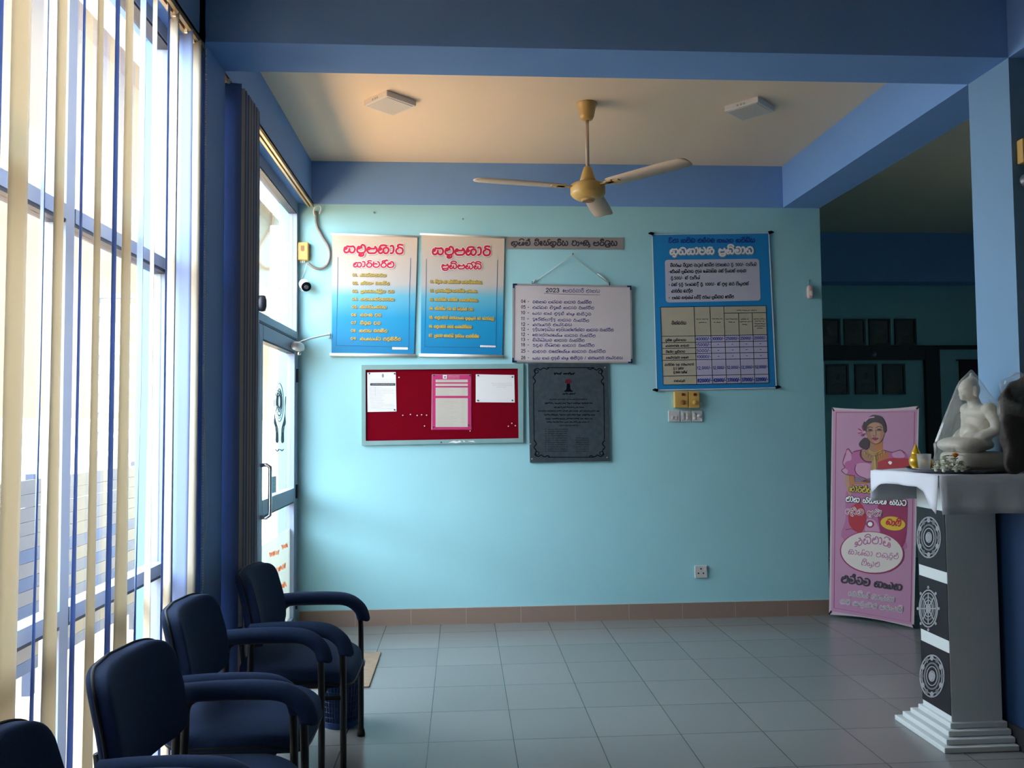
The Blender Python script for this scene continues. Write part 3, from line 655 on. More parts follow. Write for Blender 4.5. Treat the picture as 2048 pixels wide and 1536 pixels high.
# red pin board
mat('felt_red', (.165, .001, .008), .95, bump=.1, bscale=300, spec=.05); mat('board_teal', (.22, .36, .35), .5, noise=.1, scale=12)
mat('magenta_print', (.52, .025, .14), .45); mat('cream_print', (.56, .50, .42), .6); mat('pin_head', (.80, .62, .60), .4)
t, o = wall_thing('pin_board', 'wide red felt pin board in a teal frame below the hanging banners', 'notice board', 724, 891)
OUT = [(723, 730), (1047, 727.5), (1046.5, 885), (723.5, 891)]; INN = [(731, 739.5), (1036, 737), (1037.5, 876.5), (731.5, 882)]
Pi = [on_wall(u, v, .012)-o for u, v in INN]; s = MB(); slab(s, Pi, N, .011); s.build('felt', 'felt_red', t)
Po = [on_wall(u, v, .024)-o for u, v in OUT]; Pj = [on_wall(u, v, .024)-o for u, v in INN]; f = MB()
vs = []
for q in (Po, Pj):
    for d in (0, .023): vs += [p-Vector(N)*d for p in q]
fs = []
for i in range(4):
    j = (i+1) % 4; fs += [(i, j, 8+j, 8+i), (i, 4+i, 4+j, j), (8+i, 8+j, 12+j, 12+i), (4+i, 12+i, 12+j, 4+j)]
f.add(vs, fs, 0)
c = Canvas(f, (720, 720), 8.533, (0, BACK-.024, 0), N, o)
for pts in ([(1500, 1412), (1600, 1378), (1660, 1392), (1700, 1372), (1730, 1400), (1640, 1420), (1570, 1408)], [(1750, 1380), (1776, 1376), (1800, 1400), (1770, 1396)], [(1830, 1384), (1930, 1376), (1970, 1404), (1900, 1398)]):
    c.poly(pts, 1, 0)
for u, v in ((1388, 1406), (3957, 100)): c.oval(u, v, 14, 12, 2, 0)
f.build('board_frame', ['board_teal', 'white_paint', 'dark_print'], t)
K8 = 8.533
def pinned(label, corners, draw, pins, name='paper_notice', off=.0145):
    t, o = wall_thing(name, label, 'notice', *corners[3])
    s = MB(); slab(s, [on_wall(u, v, off)-o for u, v in corners], N, .001); c = Canvas(s, (720, 720), K8, (0, BACK-off, 0), N, o); draw(c)
    s.build('printed_face', ['paper', 'grey_print', 'dark_print', 'magenta_print', 'cream_print'], t)
    for u, v in pins:
        p = on_wall(720+u/K8, 720+v/K8, off)-o; MB().lathe([(.006, 0), (.006, .003), (.003, .006), (0, .0065)], p, 8, 0, 'y').build('tack', 'frame_dark', t)
def d1(c):
    c.oval(390, 268, 18, 34, 1, 0)
    for v in (332, 360, 378): c.scribble(190, v, 590, 7, 1, 0)
    c.rect(174, 396, 602, 438, 2, 0); c.scribble(200, 416, 580, 12, 0, 1)
    for v in range(470, 840, 24): c.scribble(176, v, random.choice((380, 420, 590, 560)), 8, 1, 0)
    c.line([(170, 460), (170, 680)], 2, 1, 0); c.line([(260, 460), (260, 620)], 2, 1, 0)
pinned('white printed letter pinned at the left end of the red board', [(734.5, 745), (791.5, 744), (793, 823), (735, 824)], d1, [(160, 230), (590, 234), (590, 850)])
def d2(c):
    c.poly([(1232, 250), (1896, 250), (1896, 1190), (1226, 1190)], 3, 0); c.rect(1414, 256, 1484, 320, 0, 1); c.oval(1450, 290, 22, 18, 1, 2)
    for v in (270, 290, 312): c.scribble(1505, v, 1700, 9, 0, 1)
    for a, b_ in ((334, 380), (404, 444), (470, 612), (650, 1142)): c.rect(1290, a, 1840, b_, 4, 1)
    for v in (356, 424, 1166): c.scribble(1330, v, 1800, 10, 1, 2)
    for a, b_ in ((490, 606), (680, 1130)):
        for v in range(a, b_, 26): c.scribble(1304, v, random.choice((1520, 1600, 1660)), 8, 1, 2); c.scribble(1730, v, 1790, 8, 1, 2)
pinned('magenta bordered price list pinned at the middle of the red board', [(864, 749), (942.5, 749), (942.5, 859.5), (863, 859.5)], d2, [(1262, 262), (1876, 264), (1256, 1146), (1850, 1110)])
def d3(c):
    for v, a, b_ in ((400, 2240, 2590), (430, 2260, 2610), (460, 2330, 2500)): c.scribble(a, v, b_, 9, 1, 0)
    for v in range(500, 720, 30): c.scribble(2240, v, 2460, 6, 0, 0)
pinned('blank looking sideways sheet pinned at the right end of the red board', [(951.5, 748.5), (1028.5, 750), (1029.5, 805), (951.5, 804.5)], d3, [(2016, 264), (2600, 290), (2012, 690), (2600, 690)])
for u, v in ((668, 298), (734, 944), (862, 930), (978, 948), (1054, 936), (1138, 942), (1104, 1128), (1880, 1212), (2590, 1080), (2530, 1130), (2650, 1120)):
    p = on_wall(720+u/K8, 720+v/K8, .012)
    tag(MB().lathe([(.0045, 0), (.0035, .007), (.005, .009), (0, .0105)], p, 8, 0, 'y').build('push_pin', 'pin_head', smooth=True), 'loose pale push pin stuck in the red felt away from the papers', 'push pin', 'loose pins on the red felt')

# dark engraved plaque
mat('granite', (.060, .074, .086), .14, spec=.9, noise=.3, scale=30); mat('engraving', (.004, .005, .008), .8, spec=.05); mat('crest_red', (.12, .008, .02), .4)
def d_plq(c):
    c.line([(330, 76), (1030, 76)], 11, 1); c.line([(128, 330), (130, 700), (138, 1180)], 11, 1); c.line([(350, 1420), (1020, 1420)], 11, 1); c.line([(1180, 300), (1190, 1150)], 11, 1)
    for sx, sy, cu, cv in ((1, 1, 128, 76), (-1, 1, 1172, 80), (1, -1, 140, 1420), (-1, -1, 1190, 1420)):
        c.line([(cu+sx*a, cv+sy*b_) for a, b_ in ((0, 250), (30, 200), (-6, 150), (28, 100), (10, 40), (60, 10), (100, 34), (150, 6), (200, 24), (230, 0))], 14, 1, 0, True)
        ring_ = [(cu+sx*(45+26*math.cos(t)), cv+sy*(60+26*math.sin(t))) for t in (2*math.pi*i/12 for i in range(13))]; c.line(ring_, 11, 1)
    c.scribble(440, 168, 760, 60, 1, 0, dens=2.4)
    c.blob([(615, 262), (650, 250), (690, 262), (700, 300), (650, 318), (602, 300)], 2, 0); c.blob([(630, 322), (672, 322), (684, 400), (716, 436), (586, 436), (618, 400)], 1, 0)
    c.scribble(570, 470, 760, 40, 1, 0, dens=2.4)
    for v, a, b_, h in ((552, 370, 930, 24), (610, 300, 1010, 36), (672, 440, 880, 30), (728, 195, 1110, 30), (784, 290, 1050, 34), (842, 310, 1010, 30), (892, 330, 960, 30), (944, 520, 800, 22)): c.scribble(a, v, b_, h, 1, 0, dens=2.4)
    for k, v in enumerate(range(1000, 1350, 33)):
        c.scribble(300, v, 330, 18, 1, 0); c.scribble(345, v, 640, 18, 1, 0)
        if v > 1100: c.scribble(760, v, 960, 18, 1, 0)
t, o = flat_sign('memorial_plaque', 'dark polished stone plaque with an engraved border below the white board', 'plaque', [(1056, 727), (1215, 727), (1219.5, 922), (1060, 925)], .02, .02, ['granite', 'engraving', 'crest_red'], d_plq, (1050, 725), 7.494, part='engraved_face')
for u, v in ((1061, 888), (1064, 918), (1210, 735), (1214, 915)):
    p = on_wall(u, v, .02)-o; MB().lathe([(.006, 0), (.005, .003), (0, .004)], p, 10, 0, 'y').build('fixing_screw', 'steel', t, smooth=True)

# blue benefits banner
mat('banner_blue', (.012, .24, .56), .5, noise=.06, scale=5); mat('panel_white', (.55, .52, .60), .5); mat('table_tan', (.52, .45, .33), .6); mat('table_lilac', (.52, .46, .60), .6)
mat('deep_blue_print', (.01, .04, .28), .5)
t, o = wall_thing('benefits_banner', 'blue banner with a handwritten payment table, right side of the teal wall', 'banner', 1314, 782)
BB = [(1304.5, 468), (1540, 465.5), (1554, 775), (1313, 781)]
s = MB(); off = .012; slab(s, [on_wall(u, v, off)-o for u, v in BB], N, .0015, 0); c = Canvas(s, (1280, 450), 3.84, (0, BACK-off, 0), N, o)
c.line([(94, 90), (128, 1272)], 7, 5, 0); c.line([(988, 60), (1046, 1248)], 8, 5, 0); c.line([(130, 1268), (1044, 1250)], 6, 5, 0); c.line([(96, 74), (990, 62)], 4, 5, 0)
c.text('ඩිමා සමිත මල්වල සණස සමිතිය', 218, 136, 884, 132, 30, 7, 6, 1)
c.text('සුභසාධක ප්‍රතිලාභ', 230, 226, 874, 218, 52, 18, 7, 1, du=2, dv=3); c.text('සුභසාධක ප්‍රතිලාභ', 230, 226, 874, 218, 52, 12, 5, 2)
R = 26; Q = [(190, 268), (914, 260), (926, 580), (198, 596)]
pts = []
for i in range(4):
    a, p, b_ = Vector(Q[i-1]), Vector(Q[i]), Vector(Q[(i+1) % 4]); d0, d1_ = (a-p).normalized()*R, (b_-p).normalized()*R
    for k in range(5):
        tt = k/4; pts.append(tuple((1-tt)**2*(p+d0)+2*tt*(1-tt)*p+tt*tt*(p+d1_)))
c.poly(pts, 1, 1)
for tx, u0, v0, u1, v1 in (('විවරණ විශ්‍රාම වැටුප් ගෙවීම (මාසකට රු. 500/- බැගින්)', 232, 322, 896, 314), ('රෝහල් ප්‍රතිලාභ මුදල නේවාසික එක් දිනයක් සඳහා', 232, 370, 816, 362), ('රු.500/- ක් බැගින්', 236, 420, 460, 416),
    ('එක් දරු උපතකදී රු. 1000/- ක් මුළු කර ගිණුමක්', 240, 470, 836, 462), ('ආරම්භ කරදීම', 240, 520, 404, 518), ('පහත සඳහන් පරිදි මරණ ප්‍රතිලාභ ගෙවීම', 246, 570, 722, 562)):
    c.text(tx, u0, v0, u1, v1, 22, 4.6, 4, 2, n=2)
for v in (360, 460, 560): c.oval(224, v, 4, 4, 4, 2, 8)
c.poly([(156, 632), (966, 620), (988, 1212), (178, 1228)], 2, 1)
c.poly([(430, 852), (974, 846), (986, 1208), (436, 1222)], 3, 2)
def tx_(s_, t_): # a point of the table, both fractions
    A, B_, C_, D_ = Vector((156, 632)), Vector((966, 620)), Vector((988, 1212)), Vector((178, 1228)); return (A*(1-s_)+B_*s_)*(1-t_)+(D_*(1-s_)+C_*s_)*t_
cols = [0, .318, .468, .6, .737, .867, 1]; rows = [0, .09, .376, .458, .53, .605, .684, .888, 1]
for i, s_ in enumerate(cols):
    c.line([tx_(s_, .09 if i in (4, 5) else 0), tx_(s_, .376), tx_(s_, 1)], 4.5, 4, 3)
for i, t_ in enumerate(rows): c.line([tx_(.6 if i == 1 else 0, t_), tx_(1, t_)], 4.5, 4, 3)
def cell(tx, s0, s1, t_, h, w_, m, L=3): a, b_ = tx_(s0, t_), tx_(s1, t_); c.text(tx, a.x, a.y, b_.x, b_.y, h, w_, m, L, n=2)
cell('විස්තරය', .10, .24, .225, 22, 4, 4)
for s0, s1, t_ in ((.335, .45, .16), (.36, .43, .205), (.485, .585, .16), (.50, .57, .205), (.615, .725, .165), (.64, .70, .205), (.76, .83, .17), (.745, .86, .205), (.77, .82, .24), (.88, .99, .17), (.89, .98, .2), (.885, .985, .232), (.885, .985, .262), (.91, .96, .29), (.72, .91, .055)):
    a, b_ = tx_(s0, t_), tx_(s1, t_); c.scribble(a.x, a.y, b_.x, 12, 4, 3, dens=1.6)
for tx, s1, t_ in (('මූලික ප්‍රතිලාභය', .235, .44), ('අවමංගල්‍ය සඳහා', .26, .512), ('විශේෂ ප්‍රතිලාභ', .22, .588), ('සහෝදරත්ව සඳහා', .25, .665), ('වාර්ෂික දළ මරණාධාර', .30, .755), ('රු 2 දක්වා', .20, .805), ('රු 5000 බැගින්', .23, .855), ('එකතුව', .21, .965)): cell(tx, .035 if t_ < .7 else (.02 if t_ < .8 else .10), s1, t_, 15, 3.2, 4)
for t_, vals in ((.435, ('40000/-', '30000/-', '25000/-', '25000/-', '20000/-')), (.512, ('15000/-',)), (.587, ('5000/-',)), (.665, ('10000/-',)), (.81, ('12,000/-',)*5), (.975, ('82000/-', '42000/-', '37000/-', '37000/-', '32000/-'))):
    for i, v in enumerate(vals): cell(v, cols[i+1]+.008, cols[i+2]-.004, t_, 26 if t_ > .9 else 22, 5.5 if t_ > .9 else 3.6, 6, 4)
    if len(vals) == 1:
        for i in range(1, 5): a = tx_((cols[i+1]+cols[i+2])/2, t_-.02); c.line([(a.x-5, a.y), (a.x+5, a.y)], 4, 6, 4)
s.build('printed_sheet', ['banner_blue', 'panel_white', 'table_tan', 'table_lilac', 'dark_print', 'white_print', 'deep_blue_print', 'shadow_print'], t)
for i, (u, v) in enumerate(BB):
    p = on_wall(u, v, .0165)-o; d = (1 if i in (1, 2) else -1)
    MB().tube([p-Vector((d*.01, 0, 0)), p+Vector((d*.012, 0, .006)), p+Vector((d*.03, 0, .004))], [.012, .011, .004], 8).build('corner_clip', 'engraving', t, smooth=True)

# switches, regulators, sockets, boxes
mat('plastic_amber', (.62, .36, .09), .4); mat('plastic_white', (.60, .56, .54), .4); mat('dark_red', (.16, .012, .006), .4); mat('amber_dark', (.25, .10, .02), .4)
KS = 2048/120
def box_at(corner0, corner1, d0, d1, o):
    a = on_wall(*corner0)-o; b_ = on_wall(*corner1)-o
    return (a.x, -d1, a.z), (b_.x, -d0, b_.z)
def S(u, v): return (1320+u/KS, 770+v/KS)
for i, (u0, u1, lb) in enumerate(((448, 915, 'amber fan regulator with a red switch, the one with a dark knob'), (925, 1300, 'amber fan regulator with a red switch, the one with an amber knob'))):
    t, o = wall_thing('fan_regulator', lb, 'regulator', *S(u0, 780), group='fan regulators')
    MB().box(*box_at(S(u0, 225), S(u1, 782), 0, .045, o)).build('regulator_body', 'plastic_amber', t, bevel=.004)
    m_ = (u0+u1)/2+(50 if i == 0 else 20)
    MB().box(*box_at(S(m_-48, 290), S(m_+48, 372), .044, .051, o)).build('rocker_switch', 'dark_red', t, bevel=.001)
    p = on_wall(*S(m_, 600))-o
    MB().lathe([(.019, .044), (.019, .047), (.013, .049), (.011, .062), (0, .063)], (p.x, 0, p.z), 20, 0, 'y').build('regulator_knob', 'amber_dark' if i == 0 else 'plastic_amber', t, smooth=False)
for u0, u1, lb, kind in ((275, 670, 'white switch plate with two small rockers, left of three in the row', 0), (690, 1050, 'white switch plate with four rockers, middle of three in the row', 1), (1070, 1435, 'white switch plate with a round fitting, right of three in the row', 2)):
    t, o = wall_thing('switch_plate', lb, 'switch', *S(u0, 1250), group='white switch plates in a row')
    MB().box(*box_at(S(u0, 880), S(u1, 1250), 0, .012, o)).build('plate', 'plastic_white', t, bevel=.002)
    w_ = u1-u0
    for fu, fv in (((.35, .62), (.65, .62)), ((.25, .32), (.65, .32), (.25, .65), (.65, .65)), ((.25, .32), (.25, .68)))[kind]:
        q = MB(); a, b_ = box_at(S(u0+w_*fu-34, 880+370*fv-48), S(u0+w_*fu+34, 880+370*fv+48), .011, .019, o); q.box(a, b_); q.build('rocker_switch', 'plastic_white', t, bevel=.002)
    if kind == 2:
        p = on_wall(*S(u0+w_*.66, 1050))-o; MB().lathe([(.013, .011), (.013, .022), (.009, .024), (0, .024)], (p.x, 0, p.z), 18, 0, 'y').build('round_fitting', 'plastic_white', t)
tag(MB().box((on_wall(1355, 0).x, BACK-.03, on_wall(0, 822).z), (on_wall(1362, 0).x, BACK, on_wall(0, 815).z)).box((on_wall(1378, 0).x, BACK-.03, on_wall(0, 822).z), (on_wall(1386, 0).x, BACK, on_wall(0, 815).z)).build('cable_sleeve', 'plastic_white'), 'pale cable sleeve between the regulators and the switch plates', 'cable sleeve')
t, o = wall_thing('wall_socket', 'white three hole power socket low on the teal wall', 'socket', 1389, 1155)
MB().box(*box_at((1389, 1131), (1414, 1155), 0, .012, o)).build('plate', 'plastic_white', t, bevel=.002)
for u, v in ((1401, 1137), (1396, 1146), (1406, 1146)):
    p = on_wall(u, v)-o; MB().box((p.x-.005, -.0128, p.z-.005), (p.x+.005, -.011, p.z+.005)).build('socket_hole', 'engraving', t)
a, b_ = box_at((1409, 1133), (1412, 1139), .011, .017, o); MB().box(a, b_).build('rocker_switch', 'plastic_white', t)

t, o = wall_thing('junction_box', 'amber junction box on the teal wall above the small camera', 'junction box', 596.5, 525)
MB().box(*box_at((596.5, 486.5), (619, 522.5), 0, .05, o)).build('box_body', 'plastic_amber', t, bevel=.009)
a, b_ = box_at((604, 494), (611, 502), .0495, .052, o); p = on_wall(607.5, 491.5)-o
MB().box(a, b_).lathe([(.013, .049), (.013, .0525), (0, .0525)], ((a[0]+b_[0])/2, 0, b_[2]), 12, 0, 'y').build('box_badge', 'amber_dark', t)
for u in (604, 609): 
    p = on_wall(u, 524)-o; MB().tube([(p.x-.005, -.03, p.z+.01), (p.x-.006, -.03, p.z-.012), (p.x+.006, -.03, p.z-.012), (p.x+.005, -.03, p.z+.01)], .003, 6).build('cable_gland', 'white_paint', t, smooth=True)
mat('conduit_grey', (.22, .19, .165), .5)
pts = [on_wall(u, v, d) for u, v, d in ((631, 422, .02), (632, 432, .018), (634, 452, .018), (645, 474, .018), (656, 492, .018), (660, 510, .018), (655, 528, .018), (642, 537, .02), (628, 535, .03), (616, 526, .035))]
b_ = MB().tube(smooth([tuple(p) for p in pts], 5), .0105, 8)
tag(b_.build('conduit_hose', 'conduit_grey', smooth=True), 'grey hose curving down from the blind rail to the amber junction box', 'hose')
pts = [on_wall(u, v, d) for u, v, d in ((630, 432, .02), (627, 424, .05), (630, 414, .06), (638, 411, .05), (642, 416, .03), (639, 428, .02))]
tag(MB().tube(smooth([tuple(p) for p in pts], 4), .004, 6).build('cable_loop', 'cord_white', smooth=True), 'white cable loop at the top of the grey hose', 'cable')
pts = [on_wall(u, v, d) for u, v, d in ((613, 527, .03), (609, 544, .012), (602, 560, .01), (598.5, 572, .012), (601, 580, .02), (608, 582, .04))]
tag(MB().tube(smooth([tuple(p) for p in pts], 4), .0022, 5).build('camera_cable', 'cord_white', smooth=True), 'thin cable hanging from the junction box to the small camera', 'cable')
t, o = wall_thing('security_camera', 'small white camera with a black face on the teal wall by the door', 'camera', 611, 570)
MB().lathe([(.03, 0), (.03, .012), (.022, .02), (.012, .03), (0, .032)], (0, 0, 0), 20, 0, 'y').build('mount', 'white_paint', t, smooth=True)
def aim(b_, frm, to):
    d = (Vector(to)-Vector(frm)).normalized(); q = Vector((0, 0, 1)).rotation_difference(d); return b_.xf(Matrix.Translation(frm) @ q.to_matrix().to_4x4())
aim(MB().lathe([(.0, -.028), (.03, -.022), (.038, .0), (.038, .062), (.034, .068)], n=22), (.0, -.055, -.0), (.045, -.15, -.055)).build('camera_body', 'white_paint', t, smooth=True)
aim(MB().lathe([(.036, .058), (.036, .070), (.03, .074), (.0, .074)], n=22), (.0, -.055, -.0), (.045, -.15, -.055)).build('camera_face', 'engraving', t, smooth=True)
aim(MB().lathe([(.016, .07), (.016, .077), (.012, .0775), (0, .076)], n=16), (.0, -.055, -.0), (.045, -.15, -.055)).build('lens', 'granite', t, smooth=True)
mat('pink_plastic', (.62, .42, .38), .5)
t, o = wall_thing('motion_sensor', 'pale pink wall sensor near the right end of the teal wall', 'sensor', 1618, 585)
MB().ball((0, -.022, 0), (.024, .022, .052), 0, 10, .55).build('sensor_body', 'pink_plastic', t, smooth=True)
MB().ball((0, -.041, -.012), (.014, .006, .02), 0, 8, .7).build('sensor_window', 'white_paint', t, smooth=True)
MB().tube([(.002, -.01, .05), (.004, -.006, .075), (.006, -.004, .1)], .002, 5).build('lead', 'dark_print', t)
# ------------------------------------------------------------------ ceiling fan and light panels
mat('fan_amber', (.60, .36, .09), .35, spec=.6); mat('fan_blade', (.56, .42, .30), .5); mat('panel_white2', (.70, .67, .64), .5); mat('diffuser', (.62, .56, .48), .35)
FX, FY = .79, 4.97
fan = thing('ceiling_fan', 'amber three bladed ceiling fan on a long rod', 'fan', (FX, FY, ZC))
MB().lathe([(0, 0), (.066, 0), (.066, -.006), (.058, -.016), (.05, -.05), (.044, -.082), (.034, -.1), (.016, -.106), (.0, -.106)], n=28).build('canopy', 'fan_amber', fan, smooth=True)
MB().lathe([(.0115, -.1), (.0115, -.42)], n=12).build('down_rod', 'fan_blade', fan, smooth=True)
z0 = -.40
MB().lathe([(.0, z0), (.022, z0), (.03, z0-.02), (.045, z0-.07), (.055, z0-.098), (.0, z0-.098)], n=28).build('neck_cover', 'fan_amber', fan, smooth=True)
mo = MB().lathe([(0, z0-.108), (.085, z0-.108), (.098, z0-.109), (.105, z0-.113), (.108, z0-.12), (.1085, z0-.128), (.1085, z0-.165), (.107, z0-.172), (.098, z0-.184), (.075, z0-.2), (.07, z0-.203), (.047, z0-.204), (.044, z0-.206), (.04, z0-.214), (.0, z0-.214)], n=36).build('motor_housing', 'fan_amber', fan, smooth=True)
MB().lathe([(.05, z0-.097), (.05, z0-.112), (0, z0-.112)], n=24).build('motor_gap', 'engraving', mo)
MB().lathe([(.036, z0-.2125), (.036, z0-.2165), (0, z0-.2165)], n=20).build('motor_cap', 'amber_dark', mo)
for k in range(3):
    a = math.radians(192+120*k); B_ = MB(); vs = []; prof = [(.17, .05), (.2, .062), (.35, .067), (.55, .07), (.68, .067), (.712, .056), (.722, .034)]
    for r_, w_ in prof:
        for s_, tz in ((-1, .006), (0, .003), (1, -.006)): vs.append((r_, s_*w_, -.53+tz))
    n_ = len(prof); fs = [(i*3+j, i*3+j+1, i*3+3+j+1, i*3+3+j) for i in range(n_-1) for j in range(2)]
    B_.add(vs, fs).xf(Matrix.Rotation(a, 4, 'Z')); o = B_.build('blade', 'fan_blade', fan, smooth=True)
    sd = o.modifiers.new('thick', 'SOLIDIFY'); sd.thickness = .003; sd.offset = 0
    MB().box((.09, -.016, -.534), (.24, .016, -.5285)).box((.15, -.035, -.534), (.2, .035, -.5285)).xf(Matrix.Rotation(a, 4, 'Z')).build('blade_bracket', 'fan_amber', o)
for x, y, lb in ((-.428, 4.966, 'square white surface light panel on the ceiling left of the fan'), (1.825, 4.966, 'square white surface light panel on the ceiling right of the fan')):
    t = thing('light_panel', lb, 'ceiling light', (x, y, ZC), math.radians(43), group='ceiling light panels')
    MB().box((-.113, -.113, -.036), (.113, .113, 0)).build('housing', 'panel_white2', t, bevel=.003)
    MB().box((-.098, -.098, -.0385), (.098, .098, -.0355)).build('light_diffuser', 'diffuser', t)
    b_ = MB()
    for k in (-.02, .0, .024): b_.box((-.1138, k-.006, -.026), (-.1128, k+.006, -.014))
    b_.build('vent_slot', 'grey_metal', t)

# ------------------------------------------------------------------ chairs along the window
mat('navy_fabric', (.024, .045, .105), .92, noise=.12, scale=60, bump=.12, bscale=500, spec=.25); mat('navy_piping', (.006, .009, .018), .6); mat('black_tube', (.012, .012, .014), .35, spec=.5); mat('black_plastic', (.008, .009, .012), .5); mat('rubber', (.008, .008, .008), .8)
def make_chair():
    t = thing('armchair', '', 'chair')
    def sw(p): # seat cushion, domed with a falling front edge
        k = max(0, p.x-.08); return Vector((p.x, p.y, p.z+(.012 if p.z > 0 else 0)*(1-(p.y/.26)**2)-k*k*1.6))
    s = MB().ball((.015, 0, .445), (.245, .262, .043), 0, 16, .45, sw).build('seat', 'navy_fabric', t, smooth=True)
    MB().tube([(.015+.243*math.copysign(abs(math.cos(a))**.45, math.cos(a)), .26*math.copysign(abs(math.sin(a))**.45, math.sin(a)), .432-max(0, .243*math.copysign(abs(math.cos(a))**.45, math.cos(a))-.08)**2*1.6) for a in (2*math.pi*i/40 for i in range(40))], .005, 5, closed=True).build('piping', 'navy_piping', s, smooth=True)
    MB().box((-.19, -.2, .385), (.2, .2, .405)).build('seat_board', 'black_plastic', t)
    def bw(p):
        q = p.z/.150; y = p.y
        return Vector((p.x-.11*(p.z)*1.9+.05*(y/.24)**2-.012*q*q, y*(1-.10*max(0, q)**2), p.z))
    bk = MB().ball((-.198, 0, .706), (.036, .235, .150), 0, 22, .28, bw).build('backrest', 'navy_fabric', t, smooth=True)
    ring_ = []
    for i in range(44):
        a = 2*math.pi*i/44; f = lambda v: math.copysign(abs(v)**.28, v)
        ring_.append(tuple(bw(Vector((-.012, .236*f(math.cos(a)), .151*f(math.sin(a)))))+Vector((-.198, 0, .706))))
    MB().tube(ring_, .005, 5, closed=True).build('piping', 'navy_piping', bk, smooth=True)
    for y in (-.09, .09):
        MB().tube([(-.14, y, .39), (-.205, y, .405), (-.222, y, .46), (-.24, y, .62)], .011, 8, sy=1.4).build('back_bracket', 'black_tube', t, smooth=True)
    for s_ in (-1, 1):
        y = s_*.296
        arm = smooth([(.232, y, .02), (.232, y, .3), (.23, y, .5), (.222, y, .585), (.18, y, .628), (.1, y, .636), (-.07, y, .636), (-.118, y, .63), (-.14, y, .60), (-.143, y, .52), (-.155, y, .3), (-.205, y, .02)], 4)
        fr_ = MB().tube(arm, .0135, 10).build('side_frame', 'black_tube', t, smooth=True)
        for x in (.232, -.206): MB().lathe([(.0, 0), (.019, 0), (.019, .012), (.016, .03), (.0, .03)], (x, y, 0), 12).build('foot_cap', 'rubber', fr_, smooth=True)
        pad = smooth([(-.15, y, .652), (-.135, y, .652), (-.05, y, .657), (.08, y, .657), (.17, y, .645), (.225, y, .605), (.243, y, .56), (.243, y, .548)], 4)
        n_ = len(pad); rs = [.031*min(1, .55+.45*math.sin(min(1, min(i, n_-1-i)/3)*math.pi/2)) for i in range(n_)]
        MB().tube(pad, rs, 12, sy=.95).build('armrest', 'navy_fabric', t, smooth=True)
    for x in (.14, -.13): MB().tube([(x, -.296, .375), (x, .296, .375)], .011, 8).build('cross_bar', 'black_tube', t, smooth=True)
    for s_ in (-1, 1): MB().tube([(.225, s_*.296, .375), (-.15, s_*.296, .375)], .010, 8).build('side_rail', 'black_tube', t, smooth=True)
    return t
ch = make_chair()
for i, (x, y, rz, lb) in enumerate(((-.722, 3.735, 0, 'navy padded armchair nearest the glass door, farthest of the row'), (-.79, 3.055, .02, 'navy padded armchair second from the glass door in the row by the blind'),
                                (-.738, 2.385, -.015, 'navy padded armchair third from the glass door, its back low in the picture'), (-.77, 1.72, .01, 'navy padded armchair nearest the viewer, cut off by the lower left corner'))):
    o = ch if i == 0 else copy_tree(ch)
    o.location = (x, y, 0); o.rotation_euler = (0, 0, rz); o['label'] = lb; o['group'] = 'armchairs along the window'; o['category'] = 'chair'

# ------------------------------------------------------------------ floor things by the chairs
mat('bin_blue', (.008, .045, .16), .45, spec=.5); mat('bin_lip', (.012, .05, .20), .4); mat('mat_brown', (.30, .22, .15), .95, noise=.25, scale=40, bump=.5, bscale=300)
t = thing('waste_bin', 'blue plastic mesh waste bin behind the legs of the armchair by the door', 'bin', (-.61, 4.20, 0))
b_ = MB(); n_ = 40
b_.lathe([(0, .004), (.085, .004), (.088, 0), (.09, .03)], n=n_)
H = 10
for i in range(H+1):
    z = .03+.255*i/H; r_ = .09+.022*i/H
    b_.tube([(r_*math.cos(2*math.pi*k/28), r_*math.sin(2*math.pi*k/28), z) for k in range(28)], .0022, 5, closed=True)
for k in range(n_):
    a = 2*math.pi*k/n_; b_.tube([(.09*math.cos(a), .09*math.sin(a), .03), (.112*math.cos(a), .112*math.sin(a), .285)], .0024, 4)
b_.build('bin_basket', 'bin_blue', t)
MB().lathe([(.086, .006), (.109, .284), (.107, .284), (.084, .008)], n=n_).build('bin_liner', 'bin_blue', t, smooth=True)
MB().lathe([(.11, .275), (.118, .282), (.12, .3), (.115, .308), (.109, .3), (.109, .275)], n=n_).build('bin_rim', 'bin_lip', t, smooth=True)
MB().lathe([(.1205, .1), (.1215, .1)], n=4)
b_ = MB(); nx, ny = 12, 14; x0, x1, ya, yb = -1.12, -.53, 4.74, 5.43
b_.box((x0, ya, 0), (x1, yb, .011))
o = b_.build('door_mat', 'mat_brown', bevel=.004); tag(o, 'brown door mat on the tiles in front of the glass door', 'mat')

# ------------------------------------------------------------------ pink stand banner
mat('banner_pink', (.46, .22, .34), .45, noise=.08, scale=3); mat('banner_edge', (.52, .40, .42), .5); mat('pink_mid', (.42, .13, .27), .5); mat('magenta_deep', (.30, .02, .09), .5); mat('skin', (.36, .17, .09), .55); mat('skin_light', (.44, .24, .14), .55)
mat('skin_orange', (.48, .16, .05), .55); mat('hair_dark', (.03, .012, .016), .5); mat('pink_hot', (.44, .10, .27), .5); mat('pink_pale', (.56, .26, .40), .5); mat('red_sash', (.42, .015, .03), .5); mat('grey_lilac', (.20, .14, .20), .5)
mat('oval_cream', (.66, .58, .52), .5); mat('yellow_print', (.70, .45, .02), .5); mat('maroon_line', (.12, .008, .035), .5)
BLp, BRp = Vector((2.795, 6.085, 0)), Vector((3.20, 5.70, 0))
pd = (BRp-BLp).normalized(); pn = Vector((pd.y, -pd.x, 0)); pn = pn if pn.dot(-BLp) > 0 else -pn
t = thing('stand_banner', 'tall pink stand banner with a drawn woman, beside the right end of the teal wall', 'banner', tuple((BLp+BRp)/2)); o = (BLp+BRp)/2
